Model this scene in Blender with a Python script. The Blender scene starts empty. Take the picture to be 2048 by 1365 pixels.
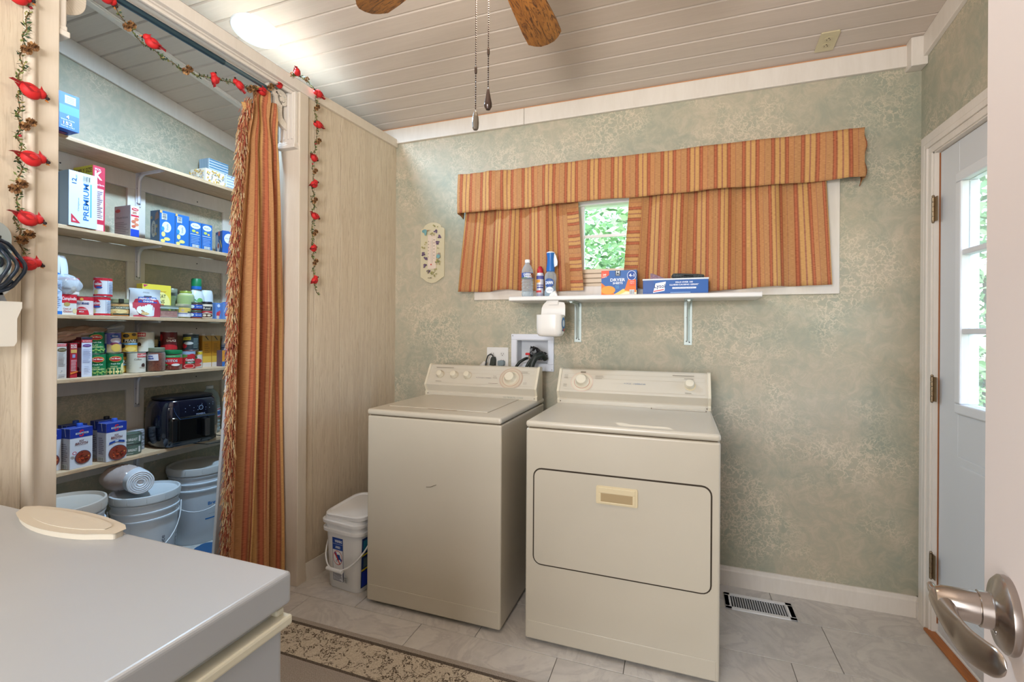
import bpy, bmesh, math, random
from mathutils import Vector, Matrix
random.seed(7)
PI = math.pi
C = bpy.context.scene.collection
SC = bpy.context.scene

def lin(c):
    return tuple(((v/255)/12.92 if v/255 <= .04045 else ((v/255+.055)/1.055)**2.4) for v in c[:3]) + (1,)

# ---------------------------------------------------------------- camera
cam = bpy.data.cameras.new('camera')
camo = bpy.data.objects.new('camera', cam); C.objects.link(camo)
F_PX, YAW, ROLL = 930.0, .3426, .0066
cam.sensor_width = 36; cam.sensor_fit = 'HORIZONTAL'
cam.lens = 36*F_PX/2048
cam.shift_y = -(682.5-663.3)/2048
cam.clip_start = .02
camo.matrix_world = (Matrix.Translation((0, 0, 1.285)) @ Matrix.Rotation(YAW, 4, 'Z')
                     @ Matrix.Rotation(PI/2, 4, 'X') @ Matrix.Rotation(ROLL, 4, 'Z'))
SC.camera = camo
# ---------------------------------------------------------------- world
w = bpy.data.worlds.new('world'); SC.world = w; w.use_nodes = True
nt = w.node_tree; bg = nt.nodes['Background']
sky = nt.nodes.new('ShaderNodeTexSky'); sky.sky_type = 'NISHITA'; sky.sun_disc = False
sky.sun_elevation = math.radians(52); sky.sun_rotation = math.radians(200); sky.air_density = 1.0; sky.dust_density = 2
nt.links.new(sky.outputs[0], bg.inputs[0]); bg.inputs[1].default_value = 1.5
def light(name, kind, loc, power, col=(1, 1, 1), size=.2, rot=(0, 0, 0), sy=None, spread=None):
    l = bpy.data.lights.new(name, kind); l.energy = power; l.color = col
    if kind == 'AREA':
        l.size = size
        if sy: l.shape = 'RECTANGLE'; l.size_y = sy
        else: l.shape = 'DISK'
        if spread: l.spread = spread
    else: l.shadow_soft_size = size
    o = bpy.data.objects.new(name, l); C.objects.link(o); o.location = loc; o.rotation_euler = rot
    return o
sun = light('sun_light', 'SUN', (0, 6, 6), 3.5, (1, .95, .86), .03, (math.radians(40), 0, math.radians(200)))
light('recessed_lamp_light', 'AREA', (-1.94, 1.71, 2.722), 49, (.50, .75, 1.0), .17, (-.149, 0, 0))
light('fan_lamp_light', 'POINT', (-.485, 1.15, 2.21), 9, (1, .88, .74), .07)
light('added_uplight_fill', 'AREA', (-.35, -.45, 1.75), 41, (1, .955, .905), .4, (math.radians(180-24), 0, math.radians(10)))  # added unseen uplight, brightens the whole room by way of the ceiling
light('added_front_fill', 'AREA', (-.6, -1.2, 1.35), 54, (.92, .95, 1.0), .9, (math.radians(88), 0, math.radians(4)), 1.3)  # added soft fill behind the camera to lift the machine fronts, no real source
SC.view_settings.view_transform = 'Standard'; SC.view_settings.look = 'None'
SC.view_settings.gamma = 1; SC.view_settings.use_curve_mapping = False
SC.view_settings.exposure = 0.17

# ---------------------------------------------------------------- materials
MATS = {}
def new_mat(name):
    m = bpy.data.materials.new(name); m.use_nodes = True
    return m, m.node_tree, m.node_tree.nodes['Principled BSDF']
def mat(col, rough=.55, metal=0, trans=0, emit=0, key=None, coat=0, ior=1.45, spec=.5):
    k = (tuple(col), rough, metal, trans, emit, coat)
    if k in MATS: return MATS[k]
    m, t, b = new_mat('paint_%d_%d_%d' % tuple(col[:3]))
    b.inputs['Base Color'].default_value = lin(col); b.inputs['Roughness'].default_value = rough
    b.inputs['Metallic'].default_value = metal; b.inputs['Transmission Weight'].default_value = trans
    b.inputs['IOR'].default_value = ior; b.inputs['Coat Weight'].default_value = coat
    b.inputs['Specular IOR Level'].default_value = spec
    if emit:
        b.inputs['Emission Color'].default_value = lin(col); b.inputs['Emission Strength'].default_value = emit
    MATS[k] = m; return m
def N(t, typ, **kw):
    n = t.nodes.new(typ)
    for k, v in kw.items():
        if k in n.inputs.keys(): n.inputs[k].default_value = v
        else: setattr(n, k, v)
    return n
def ramp(t, fac, stops, interp='LINEAR'):
    r = t.nodes.new('ShaderNodeValToRGB'); r.color_ramp.interpolation = interp
    e = r.color_ramp.elements
    while len(e) > 1: e.remove(e[-1])
    e[0].position = stops[0][0]; e[0].color = lin(stops[0][1])
    for p, c in stops[1:]:
        x = e.new(p); x.color = lin(c)
    t.links.new(fac, r.inputs[0]); return r.outputs[0]
def mix(t, fac, a, b, mode='MIX'):
    m = t.nodes.new('ShaderNodeMix'); m.data_type = 'RGBA'; m.blend_type = mode
    for s, v in ((m.inputs[0], fac), (m.inputs[6], a), (m.inputs[7], b)):
        if hasattr(v, 'default_value'): t.links.new(v, s)
        elif isinstance(v, (int, float)): s.default_value = v
        else: s.default_value = lin(v)
    return m.outputs[2]
def coords(t, scale=(1, 1, 1), kind='Object', rot=(0, 0, 0)):
    c = t.nodes.new('ShaderNodeTexCoord'); mp = t.nodes.new('ShaderNodeMapping')
    mp.inputs['Scale'].default_value = scale; mp.inputs['Rotation'].default_value = rot
    t.links.new(c.outputs[kind], mp.inputs[0]); return mp.outputs[0]
def noise(t, vec, scale, detail=4, rough=.55, dist=0):
    n = N(t, 'ShaderNodeTexNoise'); n.inputs['Scale'].default_value = scale; n.inputs['Detail'].default_value = detail
    n.inputs['Roughness'].default_value = rough; n.inputs['Distortion'].default_value = dist
    t.links.new(vec, n.inputs['Vector']); return n.outputs['Fac']
def bump(t, b, h, strength=.2, dist=.002):
    n = t.nodes.new('ShaderNodeBump'); n.inputs['Strength'].default_value = strength; n.inputs['Distance'].default_value = dist
    t.links.new(h, n.inputs['Height']); t.links.new(n.outputs[0], b.inputs['Normal'])

def m_wallpaper():
    m, t, b = new_mat('marbled_wallpaper')
    v = coords(t)
    big = noise(t, v, 2.1, 5, .6, .6)
    mid = noise(t, v, 14, 6, .7, 1.2)
    base = ramp(t, big, [(.36, (180, 168, 146)), (.48, (173, 165, 144)), (.55, (160, 158, 139)), (.66, (145, 150, 133))])
    mot = ramp(t, mid, [(.38, (150, 153, 135)), (.5, (170, 163, 142)), (.62, (193, 179, 158))])
    col = mix(t, .40, base, mot)
    vo = N(t, 'ShaderNodeTexVoronoi', feature='DISTANCE_TO_EDGE'); vo.inputs['Scale'].default_value = 27
    sv = N(t, 'ShaderNodeVectorMath', operation='ADD')
    nn = N(t, 'ShaderNodeTexNoise'); nn.inputs['Scale'].default_value = 24; nn.inputs['Detail'].default_value = 8
    t.links.new(v, nn.inputs['Vector'])
    sc = N(t, 'ShaderNodeVectorMath', operation='SCALE'); sc.inputs['Scale'].default_value = .13
    t.links.new(nn.outputs['Color'], sc.inputs[0]); t.links.new(v, sv.inputs[0]); t.links.new(sc.outputs[0], sv.inputs[1])
    t.links.new(sv.outputs[0], vo.inputs['Vector'])
    vein = ramp(t, vo.outputs['Distance'], [(0, (255, 255, 255)), (.10, (0, 0, 0))])
    msk = ramp(t, noise(t, v, 3.3, 3), [(.46, (0, 0, 0)), (.60, (220, 220, 220))])
    mm = N(t, 'ShaderNodeMath', operation='MULTIPLY'); t.links.new(vein, mm.inputs[0]); t.links.new(msk, mm.inputs[1])
    col = mix(t, mm.outputs[0], col, (214, 198, 172))
    t.links.new(col, b.inputs['Base Color']); b.inputs['Roughness'].default_value = .62
    bump(t, b, mid, .15); return m
def m_wood(name, a, c, scale=(1, 1, 1), rough=.5, grain=30, dist=2.0, bmp=.1, rot=(0, 0, 0), dark=None):
    m, t, b = new_mat(name)
    v = coords(t, scale, rot=rot)
    n1 = noise(t, v, grain, 5, .6, dist); n2 = noise(t, v, grain*.25, 3, .5, dist)
    col = mix(t, .5, ramp(t, n1, [(.3, a), (.7, c)]), ramp(t, n2, [(.35, a), (.65, c)]))
    if dark: col = mix(t, ramp(t, noise(t, v, grain*.6, 6, .7, 3), [(.5, (0, 0, 0)), (.6, (255, 255, 255))]), col, dark)
    t.links.new(col, b.inputs['Base Color']); b.inputs['Roughness'].default_value = rough
    bump(t, b, n1, bmp); return m
def m_tile():
    m, t, b = new_mat('marble_tile')
    v = coords(t)
    oi = t.nodes.new('ShaderNodeObjectInfo'); ad = N(t, 'ShaderNodeVectorMath', operation='ADD')
    cx = t.nodes.new('ShaderNodeCombineXYZ'); t.links.new(oi.outputs['Random'], cx.inputs[2])
    sc = N(t, 'ShaderNodeVectorMath', operation='SCALE'); sc.inputs['Scale'].default_value = 9
    t.links.new(cx.outputs[0], sc.inputs[0]); t.links.new(v, ad.inputs[0]); t.links.new(sc.outputs[0], ad.inputs[1])
    n1 = noise(t, ad.outputs[0], 3.4, 8, .62, 1.3); n2 = noise(t, ad.outputs[0], 12, 6, .6, .5)
    base = ramp(t, n1, [(.32, (182, 178, 173)), (.46, (204, 199, 193)), (.51, (186, 181, 177)), (.56, (210, 205, 198)), (.7, (197, 192, 186))])
    col = mix(t, .3, base, ramp(t, n2, [(.35, (176, 171, 166)), (.65, (206, 201, 194))]))
    t.links.new(col, b.inputs['Base Color']); b.inputs['Roughness'].default_value = .42
    bump(t, b, n2, .06); return m
def m_stripe(axis='u'):
    m, t, b = new_mat('striped_fabric')
    uv = t.nodes.new('ShaderNodeTexCoord'); sp = t.nodes.new('ShaderNodeSeparateXYZ')
    t.links.new(uv.outputs['UV'], sp.inputs[0])
    dv = N(t, 'ShaderNodeMath', operation='DIVIDE'); dv.inputs[1].default_value = .1265
    fr = N(t, 'ShaderNodeMath', operation='FRACT')
    t.links.new(sp.outputs[0], dv.inputs[0]); t.links.new(dv.outputs[0], fr.inputs[0])
    tan = (188, 132, 88); gold = (204, 160, 100); red = (176, 66, 50); dk = (128, 46, 44); pur = (146, 92, 84); tan2 = (180, 132, 90)
    col = ramp(t, fr.outputs[0], [(0, dk), (.035, (174, 78, 62)), (.09, dk), (.125, (150, 100, 74)), (.15, gold), (.275, pur), (.325, gold), (.455, (150, 100, 74)),
                                  (.48, dk), (.515, (174, 78, 62)), (.575, dk), (.605, tan), (.77, pur), (.79, tan2), (.97, tan2)], 'CONSTANT')
    v = coords(t, (1, 1, 1), 'UV')
    wv = noise(t, coords(t, (900, 60, 1), 'UV'), 1, 2); wh = noise(t, coords(t, (60, 900, 1), 'UV'), 1, 2)
    col = mix(t, .35, col, ramp(t, wh, [(.3, (150, 92, 56)), (.7, (222, 168, 112))]), 'MIX')
    col = mix(t, .5, col, ramp(t, wh, [(.3, (205, 205, 205)), (.7, (255, 255, 255))]), 'MULTIPLY')
    t.links.new(col, b.inputs['Base Color']); b.inputs['Roughness'].default_value = .9
    b.inputs['Specular IOR Level'].default_value = .15
    bump(t, b, wh, .15, .0008); return m
def m_speck(name, a, c, scale=60, rough=.8, c3=None):
    m, t, b = new_mat(name)
    v = coords(t); n = noise(t, v, scale, 3, .6)
    st = [(.42, a), (.58, c)] + ([(.66, c3)] if c3 else [])
    t.links.new(ramp(t, n, st), b.inputs['Base Color']); b.inputs['Roughness'].default_value = rough; return m
def m_appliance(name, a, c, rough=.28):
    m, t, b = new_mat(name)
    v = coords(t); n = noise(t, v, 2.2, 3)
    t.links.new(ramp(t, n, [(.35, a), (.65, c)]), b.inputs['Base Color']); b.inputs['Roughness'].default_value = rough
    bump(t, b, noise(t, v, 420, 2), .05, .0006); return m
WALLP = m_wallpaper(); TILE = m_tile(); STRIPE = m_stripe()
PLANK = m_wood('embossed_ceiling_plank', (190, 176, 163), (198, 184, 171), (1, 18, 18), .5, 9, 1.0, .12)
PANEL = m_wood('pale_wood_paneling', (194, 177, 154), (211, 197, 174), (14, 14, .9), .5, 7, 1.2, .06, dark=(188, 171, 148))
PINE = m_wood('pine_board', (196, 164, 130), (216, 188, 154), (14, 1, 14), .6, 7, 1.5, .08, dark=(184, 148, 114))
OAK = m_wood('oak_blade', (112, 66, 26), (158, 104, 46), (3, 16, 16), .4, 6, 2.2, .1, dark=(70, 38, 16))
TRIM = m_wood('painted_white_trim', (212, 203, 192), (220, 212, 202), (6, 6, 1), .45, 12, .6, .04)
POSTM = m_wood('painted_cream_post', (205, 192, 174), (213, 201, 184), (8, 8, .8), .5, 9, 1.5, .1)
BISQ = m_appliance('bisque_enamel', (194, 186, 170), (198, 190, 174))
ALMOND = mat((212, 203, 182), .4)
FREEZ = m_appliance('white_enamel', (162, 164, 166), (166, 168, 170), .32)
STEEL = mat((172, 172, 172), .32, 1); TIN = mat((196, 198, 200), .28, 1); BRASS = mat((150, 132, 108), .4, 1)
NICKEL = mat((168, 158, 150), .24, 1); WHITE = mat((222, 220, 216), .45); WPL = mat((226, 226, 226), .38)
BLACK = mat((18, 19, 22), .4); GLASS = mat((238, 246, 244), .03, 0, 1)
PANE = None
def m_clear(name, col, cover=.2, rough=.08):
    m, t, b = new_mat(name); b.inputs['Base Color'].default_value = lin(col); b.inputs['Roughness'].default_value = rough
    tr = t.nodes.new('ShaderNodeBsdfTransparent'); tr.inputs[0].default_value = lin(tuple(min(255, c+30) for c in col))
    lw = t.nodes.new('ShaderNodeLayerWeight'); lw.inputs[0].default_value = .35
    mp = N(t, 'ShaderNodeMath', operation='MULTIPLY_ADD'); mp.inputs[1].default_value = .6; mp.inputs[2].default_value = cover
    t.links.new(lw.outputs['Facing'], mp.inputs[0]); mx = t.nodes.new('ShaderNodeMixShader')
    t.links.new(mp.outputs[0], mx.inputs[0]); t.links.new(tr.outputs[0], mx.inputs[1]); t.links.new(b.outputs[0], mx.inputs[2])
    t.links.new(mx.outputs[0], t.nodes['Material Output'].inputs[0]); return m
m_, t_, b_ = new_mat('window_glass'); b_.inputs['Base Color'].default_value = (.86, .95, .94, 1); b_.inputs['Roughness'].default_value = 0
b_.inputs['Transmission Weight'].default_value = 1; b_.inputs['IOR'].default_value = 1.05

PANE = m_clear('clear_window_pane', (226, 240, 240), .02, .02)
# ---------------------------------------------------------------- mesh builder
class MB:
    def __init__(s): s.v = []; s.f = []; s.m = []; s.uv = {}; s.T = Matrix.Identity(4)
    def add(s, vs, fs, mi=0):
        k = len(s.v); s.v += [tuple(s.T @ Vector(p)) for p in vs]
        for f in fs: s.f.append(tuple(k+i for i in f)); s.m.append(mi)
        return s
    def box(s, x0, x1, y0, y1, z0, z1, mi=0):
        return s.add([(x0, y0, z0), (x1, y0, z0), (x1, y1, z0), (x0, y1, z0), (x0, y0, z1), (x1, y0, z1), (x1, y1, z1), (x0, y1, z1)],
                     [(0, 3, 2, 1), (4, 5, 6, 7), (0, 1, 5, 4), (1, 2, 6, 5), (2, 3, 7, 6), (3, 0, 4, 7)], mi)
    def hexa(s, p, mi=0):
        return s.add(p, [(0, 3, 2, 1), (4, 5, 6, 7), (0, 1, 5, 4), (1, 2, 6, 5), (2, 3, 7, 6), (3, 0, 4, 7)], mi)
    def prism(s, poly, axis, a, b, mi=0):      # poly of 2-D points, extruded along axis from a to b
        n = len(poly)
        def P(u, v, w): return {'x': (w, u, v), 'y': (u, w, v), 'z': (u, v, w)}[axis]
        vs = [P(u, v, a) for u, v in poly]+[P(u, v, b) for u, v in poly]
        fs = [tuple(range(n)), tuple(range(2*n-1, n-1, -1))]+[(i, (i+1) % n, n+(i+1) % n, n+i) for i in range(n)]
        return s.add(vs, fs, mi)
    def lathe(s, prof, n=24, mi=0, c=(0, 0, 0), a0=0, a1=2*PI, sx=1, sy=1):
        full = abs(a1-a0-2*PI) < 1e-6; k = n if full else n+1; vs = []; fs = []
        if full and len(prof) > 2 and (prof[0][0] < 1e-6 or prof[-1][0] < 1e-6):
            idx = []
            for r, z in prof:
                if r < 1e-6: idx.append([len(vs)]*n); vs.append((c[0], c[1], c[2]+z))
                else:
                    idx.append(list(range(len(vs), len(vs)+n)))
                    for i in range(n):
                        a = 2*PI*i/n; vs.append((c[0]+r*sx*math.cos(a), c[1]+r*sy*math.sin(a), c[2]+z))
            for A, B in zip(idx[:-1], idx[1:]):
                for i in range(n):
                    f = []
                    for q in (A[i], A[(i+1) % n], B[(i+1) % n], B[i]):
                        if q not in f: f.append(q)
                    if len(f) > 2: fs.append(tuple(f))
            if prof[0][0] > 1e-6: fs.append(tuple(idx[0][::-1]))
            if prof[-1][0] > 1e-6: fs.append(tuple(idx[-1]))
            return s.add(vs, fs, mi)
        for r, z in prof:
            for i in range(k):
                a = a0+(a1-a0)*i/n; vs.append((c[0]+r*sx*math.cos(a), c[1]+r*sy*math.sin(a), c[2]+z))
        for j in range(len(prof)-1):
            for i in range(n):
                i2 = (i+1) % k; fs.append((j*k+i, j*k+i2, (j+1)*k+i2, (j+1)*k+i))
        if full:
            if prof[0][0] > 1e-6: fs.append(tuple(range(k-1, -1, -1)))
            if prof[-1][0] > 1e-6: fs.append(tuple((len(prof)-1)*k+i for i in range(k)))
        return s.add(vs, fs, mi)
    def tube(s, pts, r, n=8, mi=0, closed=False):
        pts = [Vector(p) for p in pts]; vs = []; fs = []; L = len(pts); up = Vector((0, 0, 1)); last = None
        for i, p in enumerate(pts):
            d = (pts[(i+1) % L]-pts[i-1]) if closed else (pts[min(i+1, L-1)]-pts[max(i-1, 0)])
            d.normalize()
            if last is None:
                a = d.cross(up) if abs(d.z) < .95 else d.cross(Vector((1, 0, 0)))
            else: a = last-d*last.dot(d)
            a.normalize(); last = a; b = d.cross(a)
            rr = r[i] if isinstance(r, (list, tuple)) else r
            for j in range(n):
                t = 2*PI*j/n; vs.append(p+a*rr*math.cos(t)+b*rr*math.sin(t))
        for i in range(L if closed else L-1):
            for j in range(n):
                a_ = i*n+j; b_ = i*n+(j+1) % n; c_ = ((i+1) % L)*n
                fs.append((a_, b_, c_+(j+1) % n, c_+j))
        if not closed: fs += [tuple(range(n-1, -1, -1)), tuple((L-1)*n+j for j in range(n))]
        return s.add(vs, fs, mi)
    def ball(s, c, r, n=12, m=8, mi=0):
        r = r if isinstance(r, (tuple, list)) else (r, r, r)
        vs = [(c[0], c[1], c[2]-r[2])]
        for j in range(1, m):
            t = -PI/2+PI*j/m
            for i in range(n):
                a = 2*PI*i/n; vs.append((c[0]+r[0]*math.cos(t)*math.cos(a), c[1]+r[1]*math.cos(t)*math.sin(a), c[2]+r[2]*math.sin(t)))
        vs.append((c[0], c[1], c[2]+r[2])); fs = []
        for i in range(n):
            fs.append((0, 1+(i+1) % n, 1+i)); fs.append((len(vs)-1, 1+(m-2)*n+i, 1+(m-2)*n+(i+1) % n))
            for j in range(m-2):
                a = 1+j*n+i; b = 1+j*n+(i+1) % n; fs.append((a, b, b+n, a+n))
        return s.add(vs, fs, mi)
    def grid(s, fn, nu, nv, mi=0, uvfn=None):
        vs = [fn(i/nu, j/nv) for j in range(nv+1) for i in range(nu+1)]
        k = len(s.v); f0 = len(s.f)
        s.add(vs, [(j*(nu+1)+i, j*(nu+1)+i+1, (j+1)*(nu+1)+i+1, (j+1)*(nu+1)+i) for j in range(nv) for i in range(nu)], mi)
        if uvfn:
            for j in range(nv+1):
                for i in range(nu+1): s.uv[k+j*(nu+1)+i] = uvfn(i/nu, j/nv)
        return s
    def build(s, name, mats, parent=None, smooth=None, bevel=0, seg=2, loc=None, kind=None, label=None):
        me = bpy.data.meshes.new(name); me.from_pydata(s.v, [], s.f)
        mats = mats if isinstance(mats, (list, tuple)) else [mats]
        for m in mats: me.materials.append(m)
        me.polygons.foreach_set('material_index', s.m)
        if s.uv:
            l = me.uv_layers.new(name='UVMap')
            for lp in me.loops: l.data[lp.index].uv = s.uv.get(lp.vertex_index, (0, 0))
        me.update()
        if smooth is not None:
            me.polygons.foreach_set('use_smooth', [True]*len(me.polygons))
            if smooth: me.set_sharp_from_angle(angle=math.radians(smooth))
        o = bpy.data.objects.new(name, me); C.objects.link(o)
        if parent: o.parent = parent
        if loc: o.location = loc
        if bevel:
            b = o.modifiers.new('bevel', 'BEVEL'); b.width = bevel; b.segments = seg; b.limit_method = 'ANGLE'; b.angle_limit = math.radians(40)
        if kind: o['kind'] = kind
        if label: o['label'] = label
        return o
def thing(name, label, cat, loc=(0, 0, 0), rz=0, group=None, rot=None):
    o = bpy.data.objects.new(name, None); C.objects.link(o); o.empty_display_size = .05
    o.location = loc; o.rotation_euler = rot if rot else (0, 0, rz); o['label'] = label; o['category'] = cat
    if group: o['group'] = group
    return o
def tag(o, label, cat, group=None):
    o['label'] = label; o['category'] = cat
    if group: o['group'] = group
    return o
def struct(o, label=None, cat=None):
    o['kind'] = 'structure'
    if label: o['label'] = label
    if cat: o['category'] = cat
    return o

# ---------------------------------------------------------------- lettering and printed faces
TXT = {}
def text_geo(s, bold=.0):
    k = (s, bold)
    if k not in TXT:
        cu = bpy.data.curves.new('lettering', 'FONT'); cu.body = s; cu.align_x = 'LEFT'; cu.offset = bold; cu.resolution_u = 2
        o = bpy.data.objects.new('lettering', cu); C.objects.link(o)
        dg = bpy.context.evaluated_depsgraph_get(); me = bpy.data.meshes.new_from_object(o.evaluated_get(dg))
        vs = [(v.co.x, v.co.y) for v in me.vertices]; fs = [tuple(p.vertices) for p in me.polygons]
        bpy.data.objects.remove(o); bpy.data.curves.remove(cu); bpy.data.meshes.remove(me)
        x0 = min(v[0] for v in vs); x1 = max(v[0] for v in vs); y0 = min(v[1] for v in vs); y1 = max(v[1] for v in vs)
        TXT[k] = ([((x-(x0+x1)/2), (y-(y0+y1)/2)) for x, y in vs], fs, x1-x0, y1-y0)
    return TXT[k]
class Print:
    """collects flat printed shapes on one or more faces of a package into one mesh"""
    def __init__(s): s.mb = MB(); s.mats = []; s.k = 0
    def mi(s, c):
        m = mat(c, .5)
        if m not in s.mats: s.mats.append(m)
        return s.mats.index(m)
    def face(s, F, W, H, specs, curved=False):
        s.k = 0
        for sp in specs:
            s.k += 1; off = .0004+.00022*s.k; kind, col = sp[0], sp[1]; mi = s.mi(col)
            n = 12 if curved else 1
            if kind == 'r':
                u0, v0, u1, v1 = sp[2:6]; cols = [(u0+(u1-u0)*i/n, v0, v1) for i in range(n+1)]
            elif kind == 'e':
                cu, cv, ru, rv = sp[2:6]; n = 14
                cols = [(cu-ru*math.cos(PI*i/n), cv-rv*math.sin(PI*i/n), cv+rv*math.sin(PI*i/n)) for i in range(n+1)]
            elif kind == 'p':
                P = sp[2]; us = sorted({p[0] for p in P})
                if curved:
                    us = sorted(set(us) | {us[0]+(us[-1]-us[0])*i/10 for i in range(11)})
                cols = []
                for u in us:
                    vv = []
                    for i in range(len(P)):
                        a, b = P[i], P[(i+1) % len(P)]
                        if min(a[0], b[0])-1e-9 <= u <= max(a[0], b[0])+1e-9:
                            if abs(a[0]-b[0]) < 1e-9: vv += [a[1], b[1]]
                            else: vv.append(a[1]+(b[1]-a[1])*(u-a[0])/(b[0]-a[0]))
                    cols.append((u, min(vv), max(vv)))
            elif kind in 'tT':     # t: horizontal, T: turned to read upward ; (kind,col,text,cu,cv,height_fraction,[max width fraction],[bold])
                txt, cu, cv, h = sp[2:6]; mw = sp[6] if len(sp) > 6 else 0; bold = sp[7] if len(sp) > 7 else .02
                vs, fs, tw, th = text_geo(txt, bold); k_ = h*H/th if kind == 't' else h*W/th
                kx = k_
                ext = (mw*W if kind == 't' else mw*H)/tw if mw else k_
                kx = ext if mw else k_
                pts = []
                for x, y in vs:
                    if kind == 't': pts.append(F(cu+x*kx/W, cv+y*k_/H, off))
                    else: pts.append(F(cu-y*k_/W, cv+x*kx/H, off))
                s.mb.add(pts, fs, mi); continue
            cl = lambda q: min(1, max(0, q))
            cols = [(cl(u), cl(a), cl(b)) for u, a, b in cols]
            vs = []; fs = []
            for i, (u, a, b) in enumerate(cols):
                vs += [F(u, a, off), F(u, b, off)]
                if i: j = 2*i; fs.append((j-2, j, j+1, j-1))
            s.mb.add(vs, fs, mi)
    def build(s, parent, name='printed_label'):
        if s.mb.f: return s.mb.build(name, s.mats, parent)
def bars(col, u0, v0, u1, v1, n, k=.45, jag=True):
    """rows of tiny print too small to read"""
    out = []; h = (v1-v0)/n; r = random.Random(n*7+int(u0*100))
    for i in range(n):
        e = u1-(u1-u0)*(r.random()*.35 if jag else 0); out.append(('r', col, u0, v0+i*h, e, v0+i*h+h*k))
    return out
def barcode(u0, v0, u1, v1, vertical=True):
    out = [('r', (225, 228, 230), u0, v0, u1, v1)]; r = random.Random(3); n = 9
    for i in range(n):
        a = (i+.2)/n; b = a+(.25+.3*r.random())/n
        if vertical: out.append(('r', (60, 62, 66), u0+(u1-u0)*a, v0+(v1-v0)*.1, u0+(u1-u0)*b, v1-(v1-v0)*.1))
        else: out.append(('r', (60, 62, 66), u0+(u1-u0)*.1, v0+(v1-v0)*a, u1-(u1-u0)*.1, v0+(v1-v0)*b))
    return out
def carton(name, label, cat, xf, y0, y1, z, h, depth, col, front=(), side=(), rz=0, group=None, top=None, sidecol=None, topspec=()):
    """upright package whose front faces +x and whose near side faces -y"""
    wd = y1-y0; cx = xf-depth/2; cy = (y0+y1)/2
    t = thing(name, label, cat, (cx, cy, z), rz, group)
    m = MB(); m.box(-depth/2, depth/2, -wd/2, wd/2, 0, h)
    mats = [mat(col, .5)]
    m.m = [0]*6
    if top: mats.append(mat(top, .5)); m.m[1] = 1
    if sidecol: mats.append(mat(sidecol, .5)); m.m[2] = len(mats)-1
    m.build('carton_body', mats, t, bevel=.0012, seg=1)
    p = Print()
    if front: p.face(lambda u, v, o: (depth/2+o, -wd/2+u*wd, v*h), wd, h, front)
    if side: p.face(lambda u, v, o: (-depth/2+u*depth, -wd/2-o, v*h), depth, h, side)
    if topspec: p.face(lambda u, v, o: (depth/2-v*depth, -wd/2+u*wd, h+o), wd, depth, topspec)
    p.build(t); return t
def can(name, label, cat, x, y, z, r, h, col, spec=(), ang=-32, group=None, rim=True, lidcol=None, arc=PI, body=TIN, lz=(.03, .97)):
    t = thing(name, label, cat, (x, y, z), 0, group)
    pr = [(r*.96, 0), (r, .002), (r, h*.02), (r*.985, h*.03), (r*.985, h*.97), (r, h*.98), (r, h), (r*.93, h), (r*.92, h-.004), (0, h-.004)]
    MB().lathe(pr, 28).build('can_body', body, t, smooth=35)
    MB().lathe([(r*.985, h*lz[0]), (r*.993, h*lz[0]), (r*.993, h*lz[1]), (r*.985, h*lz[1])], 28).build('paper_sleeve', mat(col, .45), t, smooth=35)
    W = arc*r; a0 = math.radians(ang); p = Print(); z0 = h*lz[0]; hh = h*(lz[1]-lz[0])
    p.face(lambda u, v, o: ((r*.993+o)*math.cos(a0+(u-.5)*arc), (r*.993+o)*math.sin(a0+(u-.5)*arc), z0+v*hh), W, hh, spec, True)
    p.build(t); return t
def wrap(parent, r, z0, hh, spec, ang=-32, arc=PI, name='printed_label'):
    p = Print(); a0 = math.radians(ang)
    p.face(lambda u, v, o: ((r+o)*math.cos(a0+(u-.5)*arc), (r+o)*math.sin(a0+(u-.5)*arc), z0+v*hh), arc*r, hh, spec, True)
    return p.build(parent, name)
def copy_thing(o, loc, label=None, rz=None):
    r = o.copy(); C.objects.link(r); r.location = loc
    if rz is not None: r.rotation_euler = (0, 0, rz)
    if label: r['label'] = label
    for ch in list(o.children):
        c = ch.copy(); C.objects.link(c); c.parent = r
        for g in ch.children:
            d = g.copy(); C.objects.link(d); d.parent = c
    return r
# ================================================================= SETTING
XR, XP, YB, XO, XL = 1.035, -1.785, 2.61, -1.785, -2.955
SL = .15
def zc(y): return 2.603+SL*(YB-y)
YF = -1.3
# floor: tiles laid in a running bond
fl = MB().box(XL-.1, XR+.15, YF-.1, YB+.1, -.06, -.004).build('floor', mat((96, 90, 84), .8)); struct(fl, 'grey marble look tile floor')
tile_cache = {}
rows = [(2.38, 2.61, .434), (2.077, 2.38, .60), (1.79, 2.077, .424), (1.485, 1.79, -1.05), (1.18, 1.485, -.72), (.875, 1.18, -.4), (.57, .875, -1.1), (.265, .57, -.8), (-.04, .265, -.5), (-.345, -.04, -.2), (-.65, -.345, -.4), (-.955, -.65, -.1), (-1.3, -.955, -.3)]
for (ya, yb, x0) in rows:
    k = math.ceil((XR-x0)/.61)
    xs = [x0+.61*(k-i) for i in range(12)]
    for xb_, xa_ in zip(xs[:-1], xs[1:]):
        a = max(xa_, XL); b = min(xb_, XR+.02)
        if b-a < .02: continue
        key = (round(b-a, 3), round(yb-ya, 3))
        if key in tile_cache:
            o = bpy.data.objects.new('tile', tile_cache[key]); C.objects.link(o); o.parent = fl
            bv = o.modifiers.new('bevel', 'BEVEL'); bv.width = .0012; bv.segments = 1
        else:
            hx, hy = (b-a)/2-.0012, (yb-ya)/2-.0012
            o = MB().box(-hx, hx, -hy, hy, -.008, 0).build('tile', TILE, fl, bevel=.0012, seg=1); tile_cache[key] = o.data
        o.location = ((a+b)/2, (ya+yb)/2, 0)
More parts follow.
